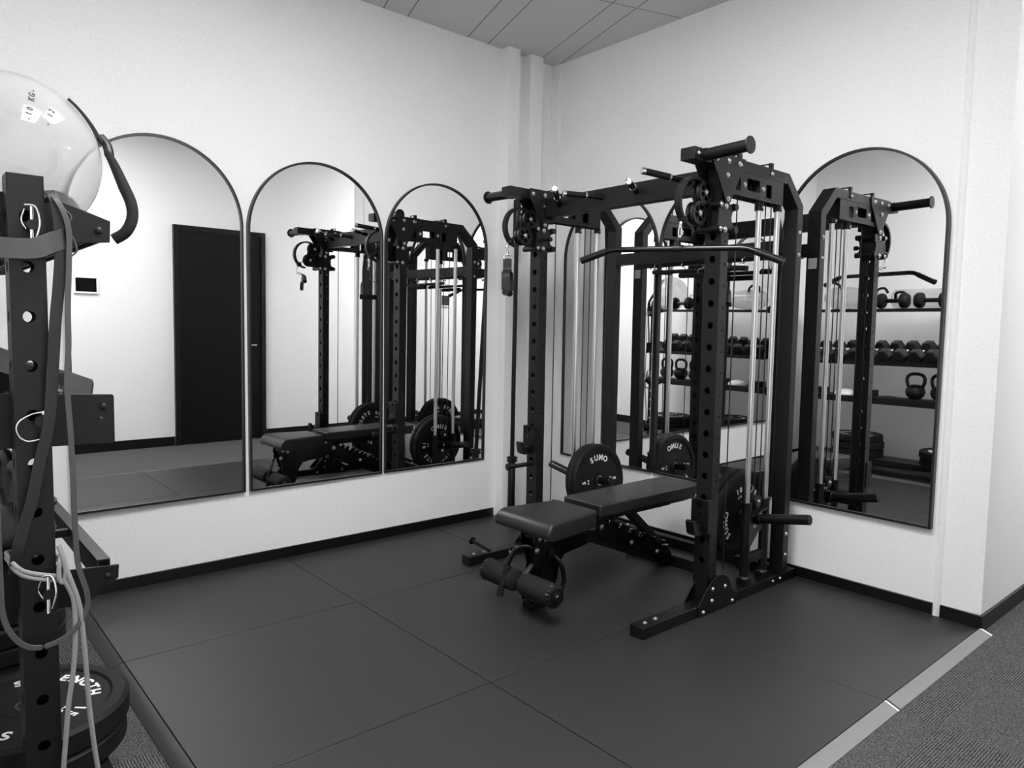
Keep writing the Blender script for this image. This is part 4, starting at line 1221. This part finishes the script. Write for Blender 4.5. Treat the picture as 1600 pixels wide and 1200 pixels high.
# ---------------- second clear bag, slosh tube, round dumbbells along the top
bag = empty('water_bag', (0.66, -3.42, 1.50), 'clear tapered water bag with black handles, lying at the far end of the top shelf', 'training bag')
bm = NB(); lathe(bm, (0.36, -3.40, 1.622), (1, 0, 0.0), [(0, 0), (0.004, 0.05), (0.03, 0.085), (0.09, 0.105), (0.20, 0.108), (0.32, 0.095), (0.44, 0.070), (0.52, 0.045), (0.55, 0.0)], 40); finish('bag_skin', bm, m_clear, bag, 0, 60)
bm = NB(); tube(bm, catmull([(0.42, -3.35, 1.70), (0.40, -3.32, 1.75), (0.46, -3.31, 1.77), (0.52, -3.33, 1.74), (0.54, -3.35, 1.69)], 6), 0.012, 10); finish('bag_handle', bm, m_foam, bag)
bm = NB(); tube(bm, catmull([(0.84, -3.37, 1.645), (0.88, -3.34, 1.69), (0.94, -3.33, 1.70), (0.96, -3.36, 1.66)], 6), 0.012, 10); finish('bag_handle', bm, m_foam, bag)
tb_ = empty('slosh_tube', (1.20, -3.52, 1.50), 'long clear water tube lying behind the round dumbbells on the top shelf', 'training tube')
bm = NB(); lathe(bm, (0.975, -3.475, 1.604), (1, 0, 0), [(0, 0), (0, 0.080), (0.01, 0.090), (0.40, 0.090), (0.41, 0.080), (0.41, 0)], 40); finish('tube_skin', bm, m_clear, tb_, 0, 40)
bm = NB(); tube(bm, catmull([(1.02, -3.385, 1.61), (1.04, -3.345, 1.655), (1.10, -3.345, 1.66), (1.13, -3.387, 1.615)], 6), 0.012, 10); finish('tube_handle', bm, m_foam, tb_)

def round_db(x, y, label):
    L_ = 0.108
    t = empty('round_dumbbell', (x, y, 1.498), label, 'dumbbell', 'round-headed dumbbells on the top shelf')
    bm = NB(); cyl(bm, (x-L_+0.03, y, 1.583), (x+L_-0.03, y, 1.583), 0.019, n=20); finish('handle', bm, m_plast, t)
    for s in (-1, 1):
        bm = NB(); lathe(bm, (x+s*(L_-0.045), y, 1.583), (s, 0, 0), [(0, 0), (0, 0.046), (0.010, 0.064), (0.030, 0.070), (0.056, 0.067), (0.072, 0.054), (0.076, 0.0)], 30); finish('head', bm, m_rubber, t)
round_db(1.035, -3.292, 'round-headed black dumbbell in the middle of the top shelf')
round_db(1.365, -3.282, 'round-headed black dumbbell on the top shelf, the one nearest the big clear ball')

# ---------------- hex dumbbells on the sloping tray
slope = math.atan2(1.120-1.010, 0.260)
def hexdb(size):
    """local: axis along y, resting flat at z=0"""
    r_ = 0.066*size; hw = 0.075
    parts = []
    for s in (-1, 1):
        bm = NB()
        def sec(y, k):
            return [bm.verts.new((r_*k*math.cos(PI/3*i), y, r_*0.866+r_*k*math.sin(PI/3*i))) for i in range(6)]
        y0, y1 = s*0.058, s*(0.058+hw*size)
        S_ = [sec(y0, 0.86), sec(y0+s*0.008, 1.0), sec(y1-s*0.010, 1.0), sec(y1, 0.84)]
        for A, B in zip(S_, S_[1:]):
            for i in range(6): bm.faces.new((A[i], A[(i+1) % 6], B[(i+1) % 6], B[i]))
        bm.faces.new(S_[0]); bm.faces.new(S_[-1][::-1])
        parts.append(('head', bm, m_hexrub))
    bm = NB(); lathe(bm, (0, -0.060, r_*0.866), (0, 1, 0), [(0, 0), (0, 0.0125), (0.03, 0.0145), (0.06, 0.0165), (0.09, 0.0145), (0.12, 0.0125), (0.12, 0)], 20)
    parts.append(('handle', bm, m_chrome))
    return parts, r_
N_DB = 10
protos = {}
for k in range(N_DB):
    x = 0.348+0.1350*k
    size = 0.92+0.012*k
    key = round(size, 2)
    parts, r_ = hexdb(size)
    yc = -3.380
    z_s = 1.010+(-3.240-yc)*math.tan(slope)
    rotx = Matrix.Rotation(-slope, 4, 'X')
    word = {0: 'hex dumbbell at the far end of the sloping tray, over the small black case', 1: 'second hex dumbbell from the far end of the sloping tray', 2: 'third hex dumbbell from the far end of the sloping tray, above the white dome',
            3: 'fourth hex dumbbell from the far end of the sloping tray', 4: 'fifth hex dumbbell from the far end of the sloping tray, above the black block', 5: 'sixth hex dumbbell from the far end of the sloping tray',
            6: 'fourth hex dumbbell from the ball end of the sloping tray, above the first kettlebell', 7: 'third hex dumbbell from the ball end of the sloping tray',
            8: 'second hex dumbbell from the ball end of the sloping tray', 9: 'hex dumbbell nearest the camera on the sloping tray, beside the holed upright'}[k]
    t = empty('hex_dumbbell', (x, yc, z_s), 'black '+word, 'dumbbell', 'hex dumbbells on the sloping tray')
    mtx = Matrix.Translation((x, yc, z_s+0.0065)) @ Matrix.Rotation(math.radians(12), 4, 'Z') @ rotx
    for nm, bm, mt_ in parts:
        bmesh.ops.transform(bm, matrix=mtx, verts=bm.verts)
        finish(nm, bm, mt_, t, 0.0, 25)

# ---------------- kettlebells and small things on the third shelf
def kettlebell(x, y, z, sc, label):
    t = empty('kettlebell', (x, y, z), label, 'kettlebell', 'kettlebells on the third shelf')
    bm = NB(); lathe(bm, (x, y, z), (0, 0, 1), [(0, 0), (0, 0.048*sc), (0.004, 0.054*sc), (0.030*sc, 0.080*sc), (0.070*sc, 0.094*sc), (0.110*sc, 0.086*sc), (0.140*sc, 0.060*sc), (0.150*sc, 0.030*sc), (0.152*sc, 0)], 36); finish('body', bm, m_iron, t, 0, 60)
    bm = NB(); tube(bm, catmull([(x-0.060*sc, y, z+0.110*sc), (x-0.083*sc, y, z+0.170*sc), (x-0.080*sc, y, z+0.225*sc), (x-0.040*sc, y, z+0.255*sc), (x+0.040*sc, y, z+0.255*sc), (x+0.080*sc, y, z+0.225*sc), (x+0.083*sc, y, z+0.170*sc), (x+0.060*sc, y, z+0.110*sc)], 7), 0.017*sc, 16); finish('handle', bm, m_iron, t, 0, 60)
kettlebell(1.225, -3.405, 0.6992, 0.88, 'black kettlebell on the third shelf, farthest from the near upright')
kettlebell(1.435, -3.405, 0.6992, 0.88, 'black kettlebell on the third shelf, middle one of the three')
kettlebell(1.640, -3.405, 0.6992, 0.88, 'black kettlebell on the third shelf beside the near holed upright')
t = empty('balance_pod', (0.62, -3.34, 0.699), 'white domed balance pod on the third shelf', 'balance pod')
bm = NB(); lathe(bm, (0.62, -3.34, 0.699), (0, 0, 1), [(0, 0), (0, 0.098), (0.010, 0.100), (0.030, 0.085), (0.048, 0.055), (0.056, 0)], 36); finish('dome', bm, m_white, t, 0, 60)
bm = NB(); prism(bm, roundrect(0.740, 0.920, -3.38, -3.27, 0.012), 'z', 0.6995, 0.762)
tag(finish('foam_block', bm, m_plast, None, 0.003), 'black foam block beside the white dome on the third shelf', 'block')
bm = NB(); prism(bm, roundrect(0.30, 0.44, -3.39, -3.26, 0.01), 'z', 0.6995, 0.758)
tag(finish('storage_case', bm, m_plast, None, 0.003), 'small black case at the far end of the third shelf', 'case')
bm = NB(); tube(bm, catmull([(0.97, -3.30, 0.704), (1.00, -3.25, 0.704), (1.06, -3.24, 0.706), (1.11, -3.27, 0.704), (1.10, -3.33, 0.704), (1.03, -3.35, 0.710), (0.98, -3.34, 0.704)], 6, True), 0.0055, 8, True)
tag(finish('loop_band', bm, m_band_d), 'thin dark loop band lying flat between the foam block and kettlebells', 'resistance band')

# ---------------- plates stacked flat on the bottom deck
G2 = 'bumper plates stacked flat at the far end of the bottom deck'
for k, (dx, lb) in enumerate(((0.0, 'bumper plate at the bottom of the far stack on the lowest deck'), (0.006, 'bumper plate in the middle of the far stack on the lowest deck'), (-0.008, 'bumper plate topmost of the far stack on the lowest deck'))):
    bumper((0.735+dx, -3.40, 0.1305+0.033+0.0672*k), (0, 0, 1), (0.3, 1, 0), 0.225, 0.066, '20', lb, G2, 20*k)
G3 = 'bumper plates stacked flat beside the near upright'
bumper((1.553, -3.398, 0.1305+0.033), (0, 0, 1), (0, 1, 0), 0.243, 0.065, '20', 'lower bumper plate of the near stack, left foreground', G3, 20)
bumper((1.548, -3.388, 0.1305+0.0655+0.033), (0, 0, 1), (0.643, -0.766, 0), 0.243, 0.065, '15', 'top bumper plate of the near stack in the left foreground, white lettering', G3, 0)

# ---------------- resistance bands hanging on the near upright
def band(name, pts, w_, th_, m, label, up=(0, 1, 0), rnd=False):
    bm = NB()
    P_ = catmull(pts, 6)
    if rnd: tube(bm, P_, w_/2, 10)
    else: tube(bm, P_, 0.01, flat=(w_, th_), up=up)
    return tag(finish(name, bm, m, None, 0.0012 if not rnd else 0), label, 'resistance band', 'resistance bands on the near upright')
band('resistance_band', [(1.850, -3.352, 1.565), (1.895, -3.345, 1.572), (1.908, -3.330, 1.545), (1.910, -3.319, 1.500), (1.910, -3.320, 1.430), (1.910, -3.325, 1.326), (1.910, -3.326, 1.239), (1.910, -3.331, 1.150), (1.910, -3.327, 1.031), (1.910, -3.325, 0.941), (1.910, -3.324, 0.820), (1.910, -3.320, 0.727), (1.912, -3.304, 0.654), (1.912, -3.307, 0.613), (1.914, -3.338, 0.569), (1.915, -3.384, 0.551), (1.915, -3.421, 0.557), (1.915, -3.450, 0.589), (1.914, -3.467, 0.640), (1.912, -3.470, 0.720), (1.905, -3.470, 0.95)], 0.012, 0.004, m_band_g, 'long grey resistance band looping down from the top of the near upright')
band('resistance_band', [(1.885, -3.352, 1.585), (1.898, -3.340, 1.560), (1.900, -3.334, 1.470), (1.900, -3.339, 1.384), (1.900, -3.348, 1.297), (1.900, -3.357, 1.180), (1.900, -3.367, 1.064), (1.899, -3.387, 0.977), (1.898, -3.404, 0.891), (1.897, -3.424, 0.821), (1.895, -3.436, 0.770), (1.880, -3.440, 0.72)], 0.024, 0.004, m_band_d, 'wide dark resistance band slanting across the front of the near upright')
# flat grey loop around the top of the upright
bm = NB(); lp = catmull([(1.905, -3.350, 1.470), (1.925, -3.390, 1.452), (1.918, -3.450, 1.450), (1.860, -3.470, 1.460), (1.800, -3.440, 1.470), (1.790, -3.360, 1.480), (1.840, -3.335, 1.480), (1.895, -3.322, 1.482)], 8, True)
tube(bm, lp, 0.01, flat=(0.044, 0.004), up=(0, 0, 1), closed=True)
tag(finish('resistance_band', bm, m_band_g, None, 0.001), 'broad flat grey band wrapped round the near upright under its top pin', 'resistance band', 'resistance bands on the near upright')
bm = NB(); tube(bm, catmull([(1.895, -3.325, 1.548), (1.90, -3.312, 1.530), (1.90, -3.322, 1.505), (1.90, -3.308, 1.480), (1.90, -3.303, 1.455), (1.90, -3.316, 1.440)], 6), 0.01, flat=(0.016, 0.003), up=(1, 0, 0))
tag(finish('resistance_band', bm, m_band_g), 'wavy grey band end curling beside the top bracket of the near upright', 'resistance band', 'resistance bands on the near upright')
# pale thin band: two turns round the upright, a knot and two tails
bm = NB()
for dz in (0.0, -0.011):
    tube(bm, catmull([(1.898, -3.442, 0.748+dz), (1.900, -3.425, 0.730+dz), (1.899, -3.395, 0.716+dz), (1.898, -3.358, 0.705+dz), (1.892, -3.342, 0.704+dz), (1.855, -3.340, 0.712+dz), (1.80, -3.345, 0.726+dz), (1.797, -3.400, 0.745+dz), (1.81, -3.445, 0.756+dz), (1.86, -3.447, 0.756+dz)], 6, True), 0.0048, 10, True)
tube(bm, catmull([(1.895, -3.356, 0.775), (1.903, -3.350, 0.752), (1.907, -3.345, 0.718), (1.905, -3.350, 0.690), (1.906, -3.358, 0.700), (1.905, -3.357, 0.730), (1.897, -3.352, 0.755)], 6), 0.0052, 10)
tube(bm, catmull([(1.905, -3.350, 0.700), (1.908, -3.338, 0.670), (1.908, -3.330, 0.637), (1.908, -3.329, 0.575), (1.908, -3.335, 0.483), (1.908, -3.348, 0.393), (1.907, -3.355, 0.317), (1.906, -3.363, 0.225), (1.906, -3.366, 0.12), (1.906, -3.36, 0.05)], 6), 0.0058, 10)
tube(bm, catmull([(1.904, -3.348, 0.735), (1.909, -3.338, 0.700), (1.910, -3.321, 0.635), (1.910, -3.315, 0.571), (1.910, -3.310, 0.475), (1.910, -3.306, 0.379), (1.910, -3.298, 0.279), (1.910, -3.289, 0.187), (1.910, -3.285, 0.09), (1.909, -3.30, 0.03)], 6), 0.0055, 10)
tag(finish('resistance_band', bm, m_band_l), 'pale thin band tied round the near upright with two tails hanging down', 'resistance band', 'resistance bands on the near upright')
